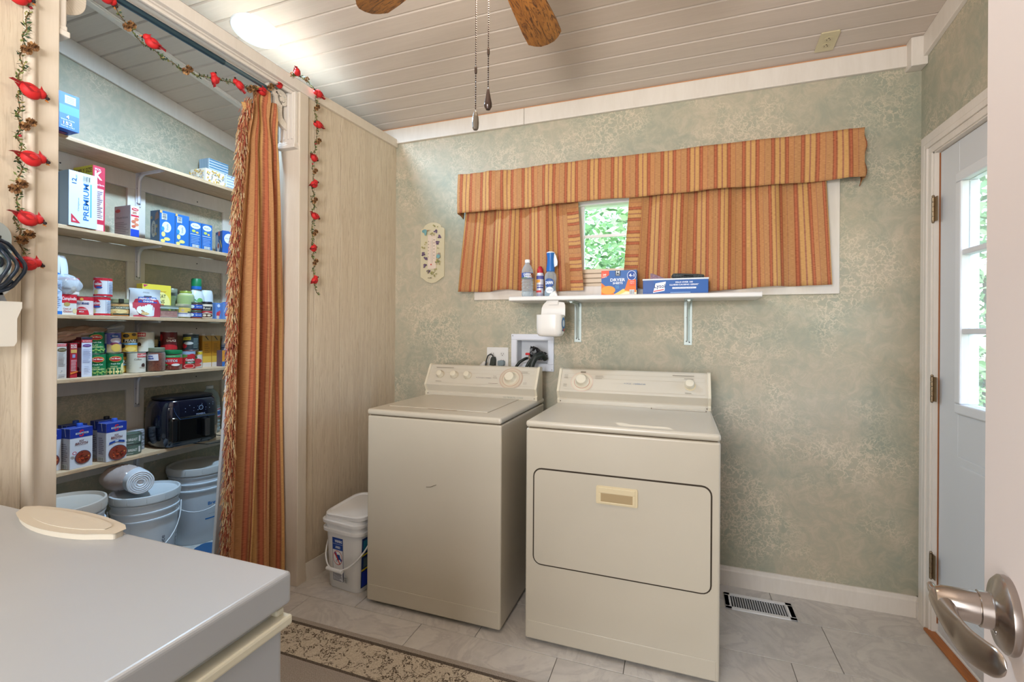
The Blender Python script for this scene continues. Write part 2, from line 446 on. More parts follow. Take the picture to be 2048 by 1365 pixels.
# back wall with window opening
WX0, WX1, WZ0, WZ1 = -1.115, .665, 1.535, 2.02
m = MB()
m.box(XL-.1, WX0, YB, YB+.12, 0, 2.75).box(WX1, XR+.12, YB, YB+.12, 0, 2.75).box(WX0, WX1, YB, YB+.12, WZ1, 2.75)
m.box(WX0, -.899, YB, YB+.12, 0, WZ0).box(-.704, WX1, YB, YB+.12, 0, WZ0).box(-.899, -.704, YB, YB+.12, 0, 1.094).box(-.899, -.704, YB, YB+.12, 1.238, WZ0)
struct(m.build('wall_back', WALLP), 'green and cream marbled wallpaper wall with the window')
# right wall with outside door opening
DY0, DY1, DZ = 1.56, 2.487, 2.067
m = MB()
def wall_x(m, x0, x1, ya, yb, za, top=True):
    m.hexa([(x0, ya, za), (x1, ya, za), (x1, yb, za), (x0, yb, za), (x0, ya, zc(ya)+.03), (x1, ya, zc(ya)+.03), (x1, yb, zc(yb)+.03), (x0, yb, zc(yb)+.03)])
wall_x(m, XR, XR+.12, YF, DY0, 0); wall_x(m, XR, XR+.12, DY1, YB, 0); wall_x(m, XR, XR+.12, DY0, DY1, DZ)
struct(m.build('wall_right', WALLP), 'marbled wallpaper wall around the outside door')
m = MB(); wall_x(m, XL-.1, XL, .5, YB, 0)
struct(m.build('wall_left', WALLP), 'marbled wallpaper wall at the back of the pantry')
# pantry near side wall and room front wall
struct(MB().box(XL-.1, XO-.12, .52, .6, 0, 3.0).build('wall_pantry', WALLP), 'near side wall of the pantry')
struct(MB().box(XO-.14, XR+.12, YF-.1, YF, 0, 3.3).build('wall_front', WALLP), 'wall behind the camera')
# ceiling: backing and planks
cl = MB().hexa([(XL-.1, YF-.1, zc(YF-.1)+.014), (XR+.12, YF-.1, zc(YF-.1)+.014), (XR+.12, YB+.12, zc(YB+.12)+.014), (XL-.1, YB+.12, zc(YB+.12)+.014),
                (XL-.1, YF-.1, zc(YF-.1)+.08), (XR+.12, YF-.1, zc(YF-.1)+.08), (XR+.12, YB+.12, zc(YB+.12)+.08), (XL-.1, YB+.12, zc(YB+.12)+.08)]).build('ceiling', mat((150, 128, 110), .7))
struct(cl, 'sloping plank ceiling')
y = YB+.022; pm = None; SP = .1021; ang = math.atan(SL)
while y > YF:
    if pm is None:
        L = (XR-XL)+.02; wd = SP/math.cos(ang)
        mm = MB()
        g = .0085; prof = [(-wd/2+.001, .012), (-wd/2+.001, .007), (-wd/2+g, 0), (wd/2-.003, 0), (wd/2-.003, .012)]
        mm.prism([(a, b) for a, b in prof], 'x', -L/2, L/2)
        o = mm.build('ceiling_plank', PLANK, cl); pm = o.data
    else:
        o = bpy.data.objects.new('ceiling_plank', pm); C.objects.link(o); o.parent = cl
    yc = y-SP/2; o.location = ((XL+XR)/2, yc, zc(yc)); o.rotation_euler = (-ang, 0, 0)
    y -= SP
# ceiling cover strip over the pantry
m = MB(); wall = lambda x0, x1, ya, yb, t: m.hexa([(x0, ya, zc(ya)-t), (x1, ya, zc(ya)-t), (x1, yb, zc(yb)-t), (x0, yb, zc(yb)-t), (x0, ya, zc(ya)), (x1, ya, zc(ya)), (x1, yb, zc(yb)), (x0, yb, zc(yb))])
wall(-2.585, -2.53, .55, YB, .008); wall(-2.575, -2.54, .55, YB, .012)
struct(m.build('trim_1', TRIM, bevel=.003), 'cover strip on the pantry ceiling')
m = MB(); wall(XL, XL+.016, .55, YB, .1)
struct(m.build('trim_2', TRIM, bevel=.003), 'white board where the ceiling meets the pantry wall')
m = MB().box(XL, -.86, YB-.018, YB, 2.503, 2.597).box(-.858, XR-.06, YB-.018, YB, 2.503, 2.597)
struct(m.build('trim_3', TRIM, bevel=.002), 'white board along the top of the back wall')
m = MB(); wall(XR-.018, XR, YF, YB-.05, .096)
struct(m.build('trim_4', TRIM, bevel=.002), 'white board along the top of the right wall')
m = MB().box(XR-.062, XR, YB-.062, YB, 2.482, 2.61); struct(m.build('trim_5', TRIM, bevel=.004), 'white corner block under the ceiling')
m = MB().box(XL, XR, YB-.012, YB, 2.597, 2.604); struct(m.build('trim_6', mat((196, 140, 96), .6)), 'bare wood edge above the top board')
# baseboards
def base(name, ax, a, b, at, side, h=.095):
    pr = [(0, 0), (.014, 0), (.014, h*.78), (.010, h*.86), (.008, h), (0, h)]
    m = MB()
    if ax == 'x': m.prism([(at+side*p, z) for p, z in pr], 'x', a, b)
    else: m.prism([(at+side*p, z) for p, z in pr], 'y', a, b)
    return struct(m.build(name, TRIM), 'white baseboard')
base('baseboard_back', 'x', -1.75, XR, YB, -1); base('baseboard_right', 'y', 2.583, YB, XR, -1); base('baseboard_front', 'y', YF, 1.47, XR, -1)
base('baseboard_pantry', 'y', .6, YB, XL, 1)
# partition: post, header, paneling
ZP = 2.478
struct(MB().box(-1.92, XO, 1.83, 1.887, 0, ZP).build('trim_7', POSTM, bevel=.002), 'cream post at the far side of the pantry opening')
struct(MB().box(-1.92, XO, .815, .872, 0, ZP).build('trim_8', POSTM, bevel=.002), 'cream post at the near side of the pantry opening')
m = MB().box(-1.915, XO-.018, .872, 1.83, ZP-.004, ZP+.012).box(XO-.018, XO+.004, .4, 1.93, ZP, ZP+.052).box(-1.93, -1.915, .4, 1.93, ZP, ZP+.03)
struct(m.build('trim_9', TRIM, bevel=.003), 'white header beam over the pantry opening')
struct(MB().box(-1.914, XO-.019, .876, 1.826, ZP+.012, ZP+.015).box(XO-.0175, XO+.001, .4, 1.93, ZP+.052, ZP+.0535).build('trim_19', mat((120, 98, 74), .8)), 'unseen brown strip added on the header top to dim bounced light')  # dark cover added so less lamp light bounces up to the ceiling
m = MB().box(-1.895, -1.88, .875, 1.83, ZP-.018, ZP-.004).box(-1.825, -1.81, .875, 1.83, ZP-.018, ZP-.004)
struct(m.build('trim_10', TRIM, bevel=.004), 'moulding under the header beam')
pa = math.atan2(.052, .72)      # the partition runs slightly out of square
wl = MB(); wl.hexa([(-1.90, 1.885, 0), (-1.803, 1.885, 0), (-1.749, YB, 0), (-1.85, YB, 0), (-1.90, 1.885, ZP), (-1.803, 1.885, ZP), (-1.749, YB, ZP), (-1.85, YB, ZP)])
pw = wl.build('wall_partition', mat((150, 132, 106), .7)); struct(pw, 'pale wood paneled partition')
bd = [1.887, 1.942, 2.125, 2.276, 2.38, 2.44, 2.52, 2.612]
for a, b in zip(bd[:-1], bd[1:]):
    f = lambda y: -1.797+(y-1.887)/(YB-1.887)*.054
    MB().hexa([(f(a)-.006, a+.0012, .0), (f(a), a+.0012, .0), (f(b), b-.0012, .0), (f(b)-.006, b-.0012, .0), (f(a)-.006, a+.0012, ZP), (f(a), a+.0012, ZP), (f(b), b-.0012, ZP), (f(b)-.006, b-.0012, ZP)]).build('panel_board', PANEL, pw, bevel=.001, seg=1)
m = MB().hexa([(-1.90, 1.93, ZP), (-1.779, 1.93, ZP), (-1.727, YB-.006, ZP), (-1.85, YB-.006, ZP), (-1.90, 1.93, ZP+.052), (-1.779, 1.93, ZP+.052), (-1.727, YB-.006, ZP+.052), (-1.85, YB-.006, ZP+.052)])
struct(m.build('trim_11', POSTM, bevel=.002), 'cap board on the partition')
m = MB().hexa([(-1.79, 1.887, 0), (-1.776, 1.887, 0), (-1.727, YB, 0), (-1.743, YB, 0), (-1.79, 1.887, .09), (-1.784, 1.887, .09), (-1.737, YB, .09), (-1.743, YB, .09)])
struct(m.build('baseboard_partition', TRIM), 'white baseboard on the partition')
# near left wall
ew = MB().box(XO-.12, XO-.007, YF, .815, 0, zc(0.8)).build('wall_entry', mat((150, 132, 106), .7)); struct(ew, 'pale wood paneled wall by the pantry')
y = .79
for k, wd in enumerate([.098, .06, .13, .1, .16, .08, .2, .2, .2, .25, .3, .3]):
    MB().box(XO-.007, XO-.001, y-wd+.0012, y-.0012, 0, zc(y)).build('panel_board', PANEL, ew, bevel=.001, seg=1); y -= wd
m = MB(); m.prism([(XO-.001+.018*math.sin(t*PI/8), .803-.014*math.cos(t*PI/8)) for t in range(9)], 'z', 0, 3.0)
struct(m.build('trim_12', POSTM, smooth=40), 'rounded moulding beside the near post')
struct(MB().box(XO-.02, XO+.002, .789, .817, 0, 3.0).build('trim_13', POSTM), 'backing of the rounded moulding')
# window
win = MB().box(-1.172, WX0+.006, YB-.016, YB, 1.474, 2.08).box(WX1-.006, .72, YB-.016, YB, 1.474, 2.08).box(WX0, WX1, YB-.016, YB, 1.474, WZ0+.006).box(WX0, WX1, YB-.016, YB, WZ1-.006, 2.08)
win = win.build('window_1', TRIM, bevel=.003); struct(win, 'white framed window behind striped curtains')
MB().box(WX0, WX0+.03, YB, YB+.1, WZ0, WZ1).box(WX1-.03, WX1, YB, YB+.1, WZ0, WZ1).box(WX0, WX1, YB, YB+.1, WZ1-.02, WZ1).build('window_frame', WPL, win, bevel=.002)
m = MB()
for i in range(4): m.prism([(YB+.03, WZ0+.027*i), (YB+.022, WZ0+.004+.027*i), (YB+.026, WZ0+.025+.027*i), (YB+.05, WZ0+.026+.027*i), (YB+.05, WZ0+.027*i)], 'x', WX0+.03, WX1-.03)
m.build('window_sill', mat((222, 206, 184), .5), win)
MB().box(-.548, -.508, YB+.035, YB+.06, WZ0+.1, WZ1).box(-.02, .02, YB+.035, YB+.06, WZ0+.1, WZ1).box(WX0, WX1, YB+.04, YB+.055, 1.822, 1.838).box(-.25, -.236, YB+.04, YB+.055, WZ0+.1, WZ1).build('window_muntin', WPL, win, bevel=.002)
MB().box(WX0, WX1, YB+.046, YB+.05, WZ0+.1, WZ1).build('window_pane', PANE, win)
# outside door
dr = thing('door_1', 'white half glass outside door in the right wall', 'door', (1.052, 2.48, .022)); dr['kind'] = 'structure'
def dbox(m, ya, yb, za, zb, x0=0, x1=.042): return m.box(x0, x1, ya-2.48, yb-2.48, za-.022, zb-.022)
m = MB()
dbox(m, 1.567, 1.72, .022, 2.06); dbox(m, 2.34, 2.48, .022, 2.06); dbox(m, 1.72, 2.34, .022, .975); dbox(m, 1.72, 2.34, 1.925, 2.06)
m.build('door_slab', mat((206, 208, 210), .4), dr, bevel=.002)
m = MB()
for (ya, yb, za, zb) in ((1.72, 2.345, .97, 1.01), (1.72, 2.345, 1.89, 1.93), (1.72, 1.76, 1.01, 1.89), (2.305, 2.345, 1.01, 1.89)): dbox(m, ya, yb, za, zb, -.012, .05)
m.build('glass_frame', mat((214, 216, 218), .4), dr, bevel=.006)
m = MB()
for z in (1.297, 1.607): dbox(m, 1.76, 2.305, z-.011, z+.011, -.006, .03)
dbox(m, 2.02, 2.042, 1.01, 1.89, -.006, .03); m.build('muntin_grid', mat((214, 216, 218), .4), dr, bevel=.004)
for ya, yb in ((1.76, 2.02), (2.042, 2.305)):
    for za, zb in ((1.01, 1.286), (1.308, 1.596), (1.618, 1.89)):
        dbox(MB(), ya, yb, za, zb, .014, .018).build('glass_pane', PANE, dr)
for ya, yb in ((2.08, 2.335), (1.72, 1.98)):
    m = MB(); dbox(m, ya, yb, .2, .80, -.004, .0); dbox(m, ya+.03, yb-.03, .23, .77, -.008, .0); m.build('raised_panel', mat((206, 208, 210), .4), dr, bevel=.004)
for z in (1.82, 1.05, .292):
    h = MB().box(-.021, -.018, -.022, .018, z-.022-.052, z-.022+.052)
    for i in range(5): h.lathe([(.006, 0), (.006, .019)], 10, c=(-.024, .004, z-.022-.05+.0205*i))
    h.ball((-.024, .004, z-.022+.056), .006, 8, 5); h.ball((-.024, .004, z-.022-.053), .006, 8, 5)
    h.build('hinge', BRASS, dr, smooth=40)
m = MB()
for a, b in ((0, .028), (.028, .05), (.05, .074), (.074, .09)):
    d = .01 if a in (0,) else (.016 if a < .06 else .012)
    m.box(XR-d, XR, 2.492+a, 2.492+b, 0, 2.068+a); m.box(XR-d, XR, DY0-.006-b, DY0-.006-a, 0, 2.068+a); m.box(XR-d, XR, DY0-.006-b, 2.492+b, 2.068+a, 2.068+b)
cs = m.build('trim_14', TRIM, bevel=.0015, seg=1); struct(cs, 'white casing around the outside door')
m = MB().box(XR-.004, XR+.12, 2.484, 2.494, 0, 2.075).box(XR-.004, XR+.12, 1.552, 1.562, 0, 2.075).box(XR-.004, XR+.12, 1.552, 2.494, 2.062, 2.072)
struct(m.build('trim_15', TRIM), 'door jamb')
struct(MB().box(1.0485, 1.0525, 2.4805, 2.4841, .05, 2.06).build('trim_16', mat((150, 92, 52), .7)), 'bare wood gap at the hinge side')
struct(MB().box(1.012, 1.048, 1.46, 2.508, 0, .012).build('trim_17', m_wood('oak_threshold', (150, 88, 40), (186, 116, 58), (6, 1, 6), .45, 12, 1.5, .05), bevel=.004), 'oak threshold strip')
struct(MB().box(1.046, 1.19, 1.56, 2.49, 0, .02).build('trim_18', WPL, bevel=.003), 'white door sill')
# pantry rails behind the shelves
RAILM = TRIM
rails = thing('shelf_support_frame', 'white boards screwed to the pantry wall behind the shelves', 'shelf frame', (XL, 1.7, 0))
for z0, z1 in ((2.086, 2.178), (1.668, 1.754), (1.24, 1.33), (.94, 1.022), (.50, .585)):
    MB().box(0, .018, -1.09, .908, z0, z1).build('rail_board', RAILM, rails, bevel=.002)
for ya in (1.747, 2.335, 1.16): MB().box(.0, .016, ya-1.7, ya+.094-1.7, 0, 2.09).build('upright_board', RAILM, rails, bevel=.002)
scr = MB()
for y, z in ((2.15, 2.11), (2.15, 1.71), (2.15, 1.29), (2.15, .98), (1.79, .86), (1.44, 2.12)): scr.ball((.019, y-1.7, z), (.002, .004, .004), 8, 4)
scr.build('screw', mat((60, 60, 62), .5, .6), rails)['kind'] = 'stuff'
SHZ = [2.199, 1.775, 1.351, 1.045, .607]
XS = -2.725
for k, z in enumerate(SHZ):
    nm = ['topmost pantry shelf board holding tissue boxes', 'second pantry shelf board from the top, holding pasta boxes', 'middle pantry shelf board holding jars and bottles', 'pantry shelf board crowded with stacked cans', 'lowest pantry shelf board under the air fryer'][k]
    o = MB().box(-.095, .115, -1.05, 1.0, -.019, 0).build('shelf_board', PINE, None, bevel=.002, loc=(XS-.115, 1.6, z)); tag(o, nm, 'shelf', 'pantry shelf boards')
def bracket(name, label, loc, rz, L, H, wd=.026, flare=.0, mt=None, col=(176, 184, 190)):
    """pressed steel L bracket: upright on the wall (local y=0 plane, projecting to -y)"""
    t = thing(name, label, 'bracket', loc, rz)
    mt = mt or mat(col, .4, .3)
    m = MB(); m.box(-wd/2, wd/2, -.003, 0, -H, 0).box(-wd/2, wd/2, -L, 0, -.003, 0)
    m.prism([(-wd*.2, 0), (wd*.2, 0), (wd*.12, -.009), (-wd*.12, -.009)], 'z', -H*.92, -.02); m.build('bracket_plate', mt, t, bevel=.001)
    m = MB()
    n = 8; cu = [(-.003-.05*(1-math.cos(PI/2*i/n)), -.05+.05*math.sin(PI/2*i/n)) for i in range(n+1)]
    m.tube([(0, -.006, -H*.9), (0, -.007, -.09)]+[(0, a-.006, b-.006) for a, b in cu]+[(0, -L*.95, -.004)], .0085, 6, 0); m.build('bracket_rib', mt, t, smooth=40)
    m = MB()
    for dx, z in ((-.007, -H+.02), (.007, -H+.015), (.006, -.10), (-.006, -.085)): m.ball((dx, -.004, z), (.0035, .002, .0035), 8, 4)
    m.build('screw', mat((90, 90, 92), .4, .8), t)['kind'] = 'stuff'; return t
for z, lb in ((2.18, 'grey metal bracket under the topmost pantry shelf'), (1.756, 'grey metal bracket under the pantry shelf with pasta boxes'), (1.332, 'grey metal bracket under the middle pantry shelf'), (1.026, 'grey metal bracket under the shelf of stacked cans'), (.588, 'grey metal bracket under the lowest pantry shelf')):
    bracket('shelf_bracket', lb, (XL+.018, 1.80, z), PI/2, .2, .19, .03, col=(214, 212, 218))
# ================================================================= APPLIANCES
def rrect(x0, x1, z0, z1, r, n=5):
    P = []
    for cx, cz, a in ((x1-r, z0+r, -PI/2), (x1-r, z1-r, 0), (x0+r, z1-r, PI/2), (x0+r, z0+r, PI)):
        for i in range(n+1): P.append((cx+r*math.cos(a+PI/2*i/n), cz+r*math.sin(a+PI/2*i/n)))
    return P
def knob(m, c, r, h, nrm, skirt=1.35):
    """control knob with a skirt, axis along nrm"""
    q = Vector((0, 0, 1)).rotation_difference(Vector(nrm)).to_matrix().to_4x4()
    old = m.T.copy(); m.T = old @ Matrix.Translation(c) @ q
    m.lathe([(r*skirt, 0), (r*skirt, h*.12), (r*1.02, h*.3), (r*.98, h*.75), (r*.86, h*.95), (r*.6, h), (0, h*1.02)], 24); m.T = old
INK = (126, 116, 100)
def washer_like(name, label, x0, x1, y0, y1, kind):
    W = x1-x0; D = y1-y0; t = thing(name, label, 'washer' if kind == 'w' else 'dryer', ((x0+x1)/2, y0, 0))
    zt, zs = .917, .888
    m = MB(); m.box(-W/2, W/2, 0, D, .016, zs-.002)
    b = m.build('cabinet', BISQ, t, bevel=.008, seg=3)
    MB().box(-W/2+.01, W/2-.01, .012, D-.01, zs-.01, zs+.004).build('seam', mat((92, 74, 52), .8), t)
    MB().box(-W/2-.001, W/2+.001, -.004, D+.002, zs+.002, zt).build('top_panel', BISQ, t, bevel=.011, seg=4)
    # toe line pressed into the front
    MB().box(-W/2+.012, W/2-.012, -.0015, .004, .022, .092).build('toe_panel', BISQ, t, bevel=.0014, seg=2)
    for sx in (-1, 1):
        for yy in (.05, D-.05): MB().lathe([(.018, 0), (.02, .008), (.01, .012), (.008, .03)], 12, c=(sx*(W/2-.05), yy, 0)).build('levelling_foot', mat((206, 204, 198), .5), t, smooth=40)
    # console
    cw = W-.004; yb = D-.05
    P = [(.565, zt-.001), (.565, zt+.018), (.572, zt+.023), (.556, zt+.056), (.553, zt+.062), (.617, zt+.168), (.628, zt+.173), (.66, zt+.165), (.665, zt-.001)]
    P = [(a-.665+D-.03, b_) for a, b_ in P]
    oy = D-.03-.665
    m = MB(); m.prism(P, 'x', -cw/2+.012, cw/2-.012); m.build('console', BISQ, t, bevel=.002)
    P2 = [(a+(.0 if i in (0, 8, 7) else -.003), b_+(.003 if 4 < i < 8 else .0)) for i, (a, b_) in enumerate(P)]
    for s in (-1, 1):
        a, b_ = (-cw/2-.001, -cw/2+.012) if s < 0 else (cw/2-.012, cw/2+.001)
        MB().prism(P2, 'x', a, b_).build('console_end_cap', ALMOND, t, bevel=.002)
    # front of console is the slanted plane from P[4] to P[5]
    p4, p5 = P[4], P[5]; dv = Vector((0, p5[0]-p4[0], p5[1]-p4[1])); Hc = dv.length; dv.normalize(); nr = Vector((1, 0, 0)).cross(dv)
    Wc = cw-.03
    def F(u, v, o): q = Vector((-Wc/2+u*Wc, p4[0], p4[1]))+dv*(v*Hc)+nr*o; return tuple(q)
    p = Print(); line = (172, 160, 138)
    sp = [('r', line, .02, .82, .985, .826), ('r', line, .02, .63, .985, .636), ('r', line, .03, .1, .985, .106)]
    m = MB(); kc = ALMOND
    def KN(c, r_, h_, sk): q_ = MB(); knob(q_, c, r_, h_, nr, sk); q_.build('control_knob', ALMOND, t, smooth=50)
    if kind == 'w':
        for u in (.105, .245, .375): KN(F(u, .52, 0), .0185, .026, 1.2)
        KN(F(.78, .46, 0), .0285, .034, 1.32)
        for u in (.105, .245, .375): sp.append(('e', (182, 168, 146), u+.004, .52, .038, .185)); sp.append(('e', (196, 184, 162), u+.004, .52, .034, .165))
        for rr, cc in ((.105, (186, 160, 142)), (.097, (192, 178, 156)), (.078, (174, 138, 122)), (.074, (200, 188, 166))): sp.append(('e', cc, .785, .45, rr, rr*4.9))
        sp += [('t', (110, 102, 108), '5 CYCLE 2 SPEED', .535, .43, .045, .14, 0)] + bars(INK, .05, .86, .26, .92, 1, .4) + bars(INK, .62, .44, .665, .60, 2, .2) + bars(INK, .87, .70, .95, .82, 3, .25) + bars(INK, .08, .15, .17, .19, 1, .4) + bars(INK, .59, .16, .68, .2, 1, .4)+bars(INK, .9, .2, .95, .3, 2, .2)
    else:
        KN(F(.155, .48, 0), .0285, .034, 1.32); KN(F(.89, .5, 0), .021, .03, 1.1)
        for rr, cc in ((.083, (204, 182, 166)), (.076, (206, 196, 176)), (.058, (186, 140, 124)), (.054, (206, 196, 176))): sp.append(('e', cc, .155, .46, rr, rr*5.3))
        sp += [('e', (212, 196, 160), .893, .47, .036, .2), ('t', (96, 120, 150), '4 CYCLE', .48, .46, .06, .05, 0), ('t', (96, 120, 150), '3 TEMPERATURE', .56, .455, .06, .085, 0)]
        sp += bars(INK, .02, .6, .06, .8, 3, .2)+bars(INK, .02, .22, .06, .36, 3, .2)+bars(INK, .25, .62, .32, .8, 3, .2)+bars(INK, .14, .86, .18, .95, 1, .7)+bars(INK, .78, .87, .93, .93, 1, .4)+bars(INK, .855, .74, .925, .79, 1, .4)+bars(INK, .86, .14, .92, .19, 1, .4)
    p.face(F, Wc, Hc, sp); p.build(t, 'console_print')
    p = Print()
    G = lambda u, v, o: (-cw/2+u*cw, P[0][0]-o, zt+v*.02)
    p.face(G, cw, .02, ([('t', (120, 130, 120), 'ULTIMATE CARE', .8, .5, .35, .17, 0)] if kind == 'w' else [])+[('e', (80, 60, 40), .022, .5, .004, .13), ('e', (80, 60, 40), .978, .5, .004, .13)]); p.build(t, 'lower_strip_print')
    if kind == 'w':
        lid = MB(); lid.box(-W/2+.05, W/2-.105, .1, .53, zt-.003, zt+.0035); lo = lid.build('lid', BISQ, t, bevel=.006, seg=3)
        m = MB(); lx0, lx1, ly0, ly1 = -W/2+.047, W/2-.102, .097, .533
        m.box(lx0, lx1, ly0, ly1, zt-.001, zt+.0006); m.build('lid_gap', mat((150, 134, 108), .7), t)
        MB().box(-.07, .08, .093, .101, zt, zt+.0012).build('lid_finger_notch', mat((120, 100, 74), .7), t)
        # side panel pressings
        m = MB().prism(rrect(.42, .60, .12, .80, .03), 'x', W/2-.001, W/2+.0025); m.build('side_pressing', BISQ, t, bevel=.002)
        MB().tube([(-.02, -.0025, .585), (.0, -.0025, .587), (.03, -.0025, .600)], .0012, 5).build('scratch_mark', mat((96, 84, 66), .8), t)
    else:
        # door set in a rounded rectangular gap
        dx0, dx1, dz0, dz1 = -.55-t.location.x, .114-t.location.x, .336, .718
        MB().prism(rrect(dx0-.008, dx1+.008, dz0-.008, dz1+.008, .036), 'y', -.0008, .002).build('door_gap', mat((58, 48, 36), .8), t)
        d = MB().prism(rrect(dx0, dx1, dz0, dz1, .028), 'y', -.0032, .002).build('door', BISQ, t, bevel=.0022, seg=3)
        hx = -.219-t.location.x
        hw = MB(); hw.prism(rrect(hx-.077, hx+.077, .616, .682, .004, 2), 'y', -.0085, -.003); h = hw.build('handle', mat((216, 200, 164), .35), d, bevel=.002)
        q = MB(); q.box(hx-.07, hx+.07, -.0105, -.007, .618, .6225).box(hx-.07, hx+.07, -.0105, -.007, .657, .678).box(hx-.07, hx-.06, -.0105, -.007, .6225, .657).box(hx+.06, hx+.07, -.0105, -.007, .6225, .657)
        q.build('handle_rim', mat((216, 200, 164), .35), d, bevel=.0015)
        q = MB(); q.hexa([(hx-.06, -.0078, .624), (hx+.06, -.0078, .624), (hx+.06, -.0078, .656), (hx-.06, -.0078, .656), (hx-.06, -.009, .624), (hx+.06, -.009, .624), (hx+.06, -.009, .656), (hx-.06, -.009, .656)])
        q.build('handle_recess', mat((170, 148, 110), .5), d)
        # lint screen cover
        lx0, lx1 = -.12-t.location.x, .128-t.location.x
        MB().box(lx0, lx1, .488, .532, zt-.001, zt+.0006).build('lint_cover_gap', mat((120, 100, 76), .8), t)
        MB().box(lx0+.004, lx1-.004, .491, .540, zt-.002, zt+.0026).build('lint_cover', BISQ, t, bevel=.0012)
    return t
wa = washer_like('washing_machine', 'bisque top load washing machine with three small knobs and one large dial', -1.375, -.70, 1.837, 2.50, 'w')
dy = washer_like('clothes_dryer', 'bisque clothes dryer with a wide drop door and recessed handle', -.59, .149, 1.837, 2.49, 'd')
# ---------------------------------------------------------------- chest freezer
fx1, fy1, fz = -.583, .588, .898
fr = thing('chest_freezer', 'white chest freezer with a beige lid handle in the foreground', 'freezer', ((XO+fx1)/2, .3, 0))
fw = (fx1-XO)/2
fy0 = -.02
MB().box(-fw+.03, fw-.006, fy0-.3+.01, fy1-.3-.012, .02, fz-.075).build('freezer_body', FREEZ, fr, bevel=.008, seg=3)
MB().box(-fw+.02, fw, fy0-.3, fy1-.3, fz-.052, fz).build('freezer_lid', FREEZ, fr, bevel=.007, seg=4)
MB().box(-fw+.015, fw-.022, fy0-.285, fy1-.32, fz-.075, fz-.05).build('lid_gasket', mat((176, 176, 170), .6), fr)
m = MB().box(-fw+.02, fw+.004, fy0-.3, fy1-.302, fz-.084, fz-.068).box(-fw+.01, fw-.01, fy1-.32, fy1-.305, fz-.07, fz-.058); m.build('rim_strip', mat((204, 198, 176), .5), fr, bevel=.004, seg=2)
# beige handle plate on the front edge of the lid
P = []
for i in range(17):
    a = i/16; P.append((-1.285+.31*a, .600-.018*(2*a-1)**2 - (.0 if .05 < a < .95 else .006)))
for i in range(13):
    a = 1-i/12; P.append((-1.262+.29*a, .527+.028*(2*a-1)**2*1.0 + (.004 if a > .9 else 0)))
P = [(x-fr.location.x, y-.3) for x, y in P]
MB().prism(P, 'z', fz-.004, fz+.012).build('lid_handle', mat((196, 186, 168), .45), fr, bevel=.004, seg=3)
P2 = [((x+.113+1.184)*.80-.113-1.184+.0 if False else (x-(-1.13-fr.location.x))*.80+(-1.13-fr.location.x), (y-(.566-.3))*.70+(.567-.3)) for x, y in P]
MB().prism(P2, 'z', fz+.0115, fz+.0135).build('handle_inlay', mat((198, 189, 172), .5), fr, bevel=.001)
for sx in (-fw+.06, fw-.06):
    for sy in (fy0-.24, fy1-.36): MB().lathe([(.02, 0), (.02, .02), (.012, .03)], 12, c=(sx, sy, 0)).build('freezer_foot', BLACK, fr)
# ---------------------------------------------------------------- ceiling fan
HX, HY, BZ = -.485, 1.15, 2.385
fan = thing('ceiling_fan', 'ceiling fan with dark oak blades and two pull chains', 'ceiling fan', (HX, HY, zc(HY)+.005))
fo = zc(HY)+.005
BRZ = mat((74, 58, 44), .35, .8)
MB().lathe([(0, -.012), (.07, -.012), (.075, -.02), (.06, -.06), (.02, -.075), (.014, -.08), (.014, BZ-fo+.12), (.05, BZ-fo+.11)], 24).build('downrod_canopy', BRZ, fan, smooth=40)
MB().lathe([(.03, BZ-fo+.12), (.09, BZ-fo+.1), (.115, BZ-fo+.06), (.115, BZ-fo+.03), (.09, BZ-fo+.0), (.07, BZ-fo-.02), (.06, BZ-fo-.045), (0, BZ-fo-.047)], 32).build('motor_housing', BRZ, fan, smooth=40)
MB().lathe([(.078, BZ-fo-.047), (.085, BZ-fo-.06), (.08, BZ-fo-.085), (.055, BZ-fo-.105), (0, BZ-fo-.115)], 28).build('glass_bowl', mat((255, 226, 186), .3, emit=6), fan, smooth=40)
for k in range(5):
    a = math.radians(89+72*k)
    ca, sa = math.cos(a), math.sin(a)
    P = [(.16, -.042), (.30, -.054), (.46, -.064), (.525, -.064), (.548, -.045), (.562, -.026), (.566, 0), (.562, .026), (.548, .045), (.525, .064), (.46, .064), (.30, .054), (.16, .042)]
    b = MB().prism(P, 'z', -.003, .003).build('fan_blade', OAK, fan, bevel=.001, seg=1)
    b.location = (0, 0, BZ-fo); b.rotation_euler = (Matrix.Rotation(a, 4, 'Z') @ Matrix.Rotation(math.radians(-11), 4, 'X')).to_euler()
    m = MB()
    m.prism([(.09, -.012), (.17, -.012), (.2, -.035), (.235, -.03), (.225, 0), (.235, .03), (.2, .035), (.17, .012), (.09, .012)], 'z', -.009, -.003); m.build('blade_iron', BRZ, b)
def chain(dx, dy, zend, kind):
    g = zend-fo; m = MB(); z = BZ-fo-.05; zz = g+(.05 if kind else .058)
    n = int((z-zz)/.0062)
    for i in range(n): m.ball((dx, dy, z-.0062*i), .0022, 5, 4)
    m.tube([(dx, dy, z), (dx, dy, zz)], .0006, 4)
    zc_ = zz+(.112 if kind else .10); m.lathe([(.003, 0), (.0038, .004), (.0038, .014), (.003, .018)], 8, c=(dx, dy, zc_-.009))
    ch = m.build('pull_chain', mat((66, 52, 44), .4, .7), fan)
    m = MB()
    if kind: m.lathe([(0, 0), (.006, .001), (.0085, .006), (.0095, .02), (.0085, .036), (.005, .048), (.002, .052)], 10, c=(dx, dy, g))
    else: m.lathe([(0, 0), (.006, .002), (.0105, .010), (.0108, .018), (.007, .035), (.0035, .055), (.002, .058)], 14, c=(dx, dy, g))
    m.build('pull_knob', mat((58, 44, 38) if not kind else (92, 82, 70), .2 if not kind else .4, .2), ch, smooth=40 if not kind else None)
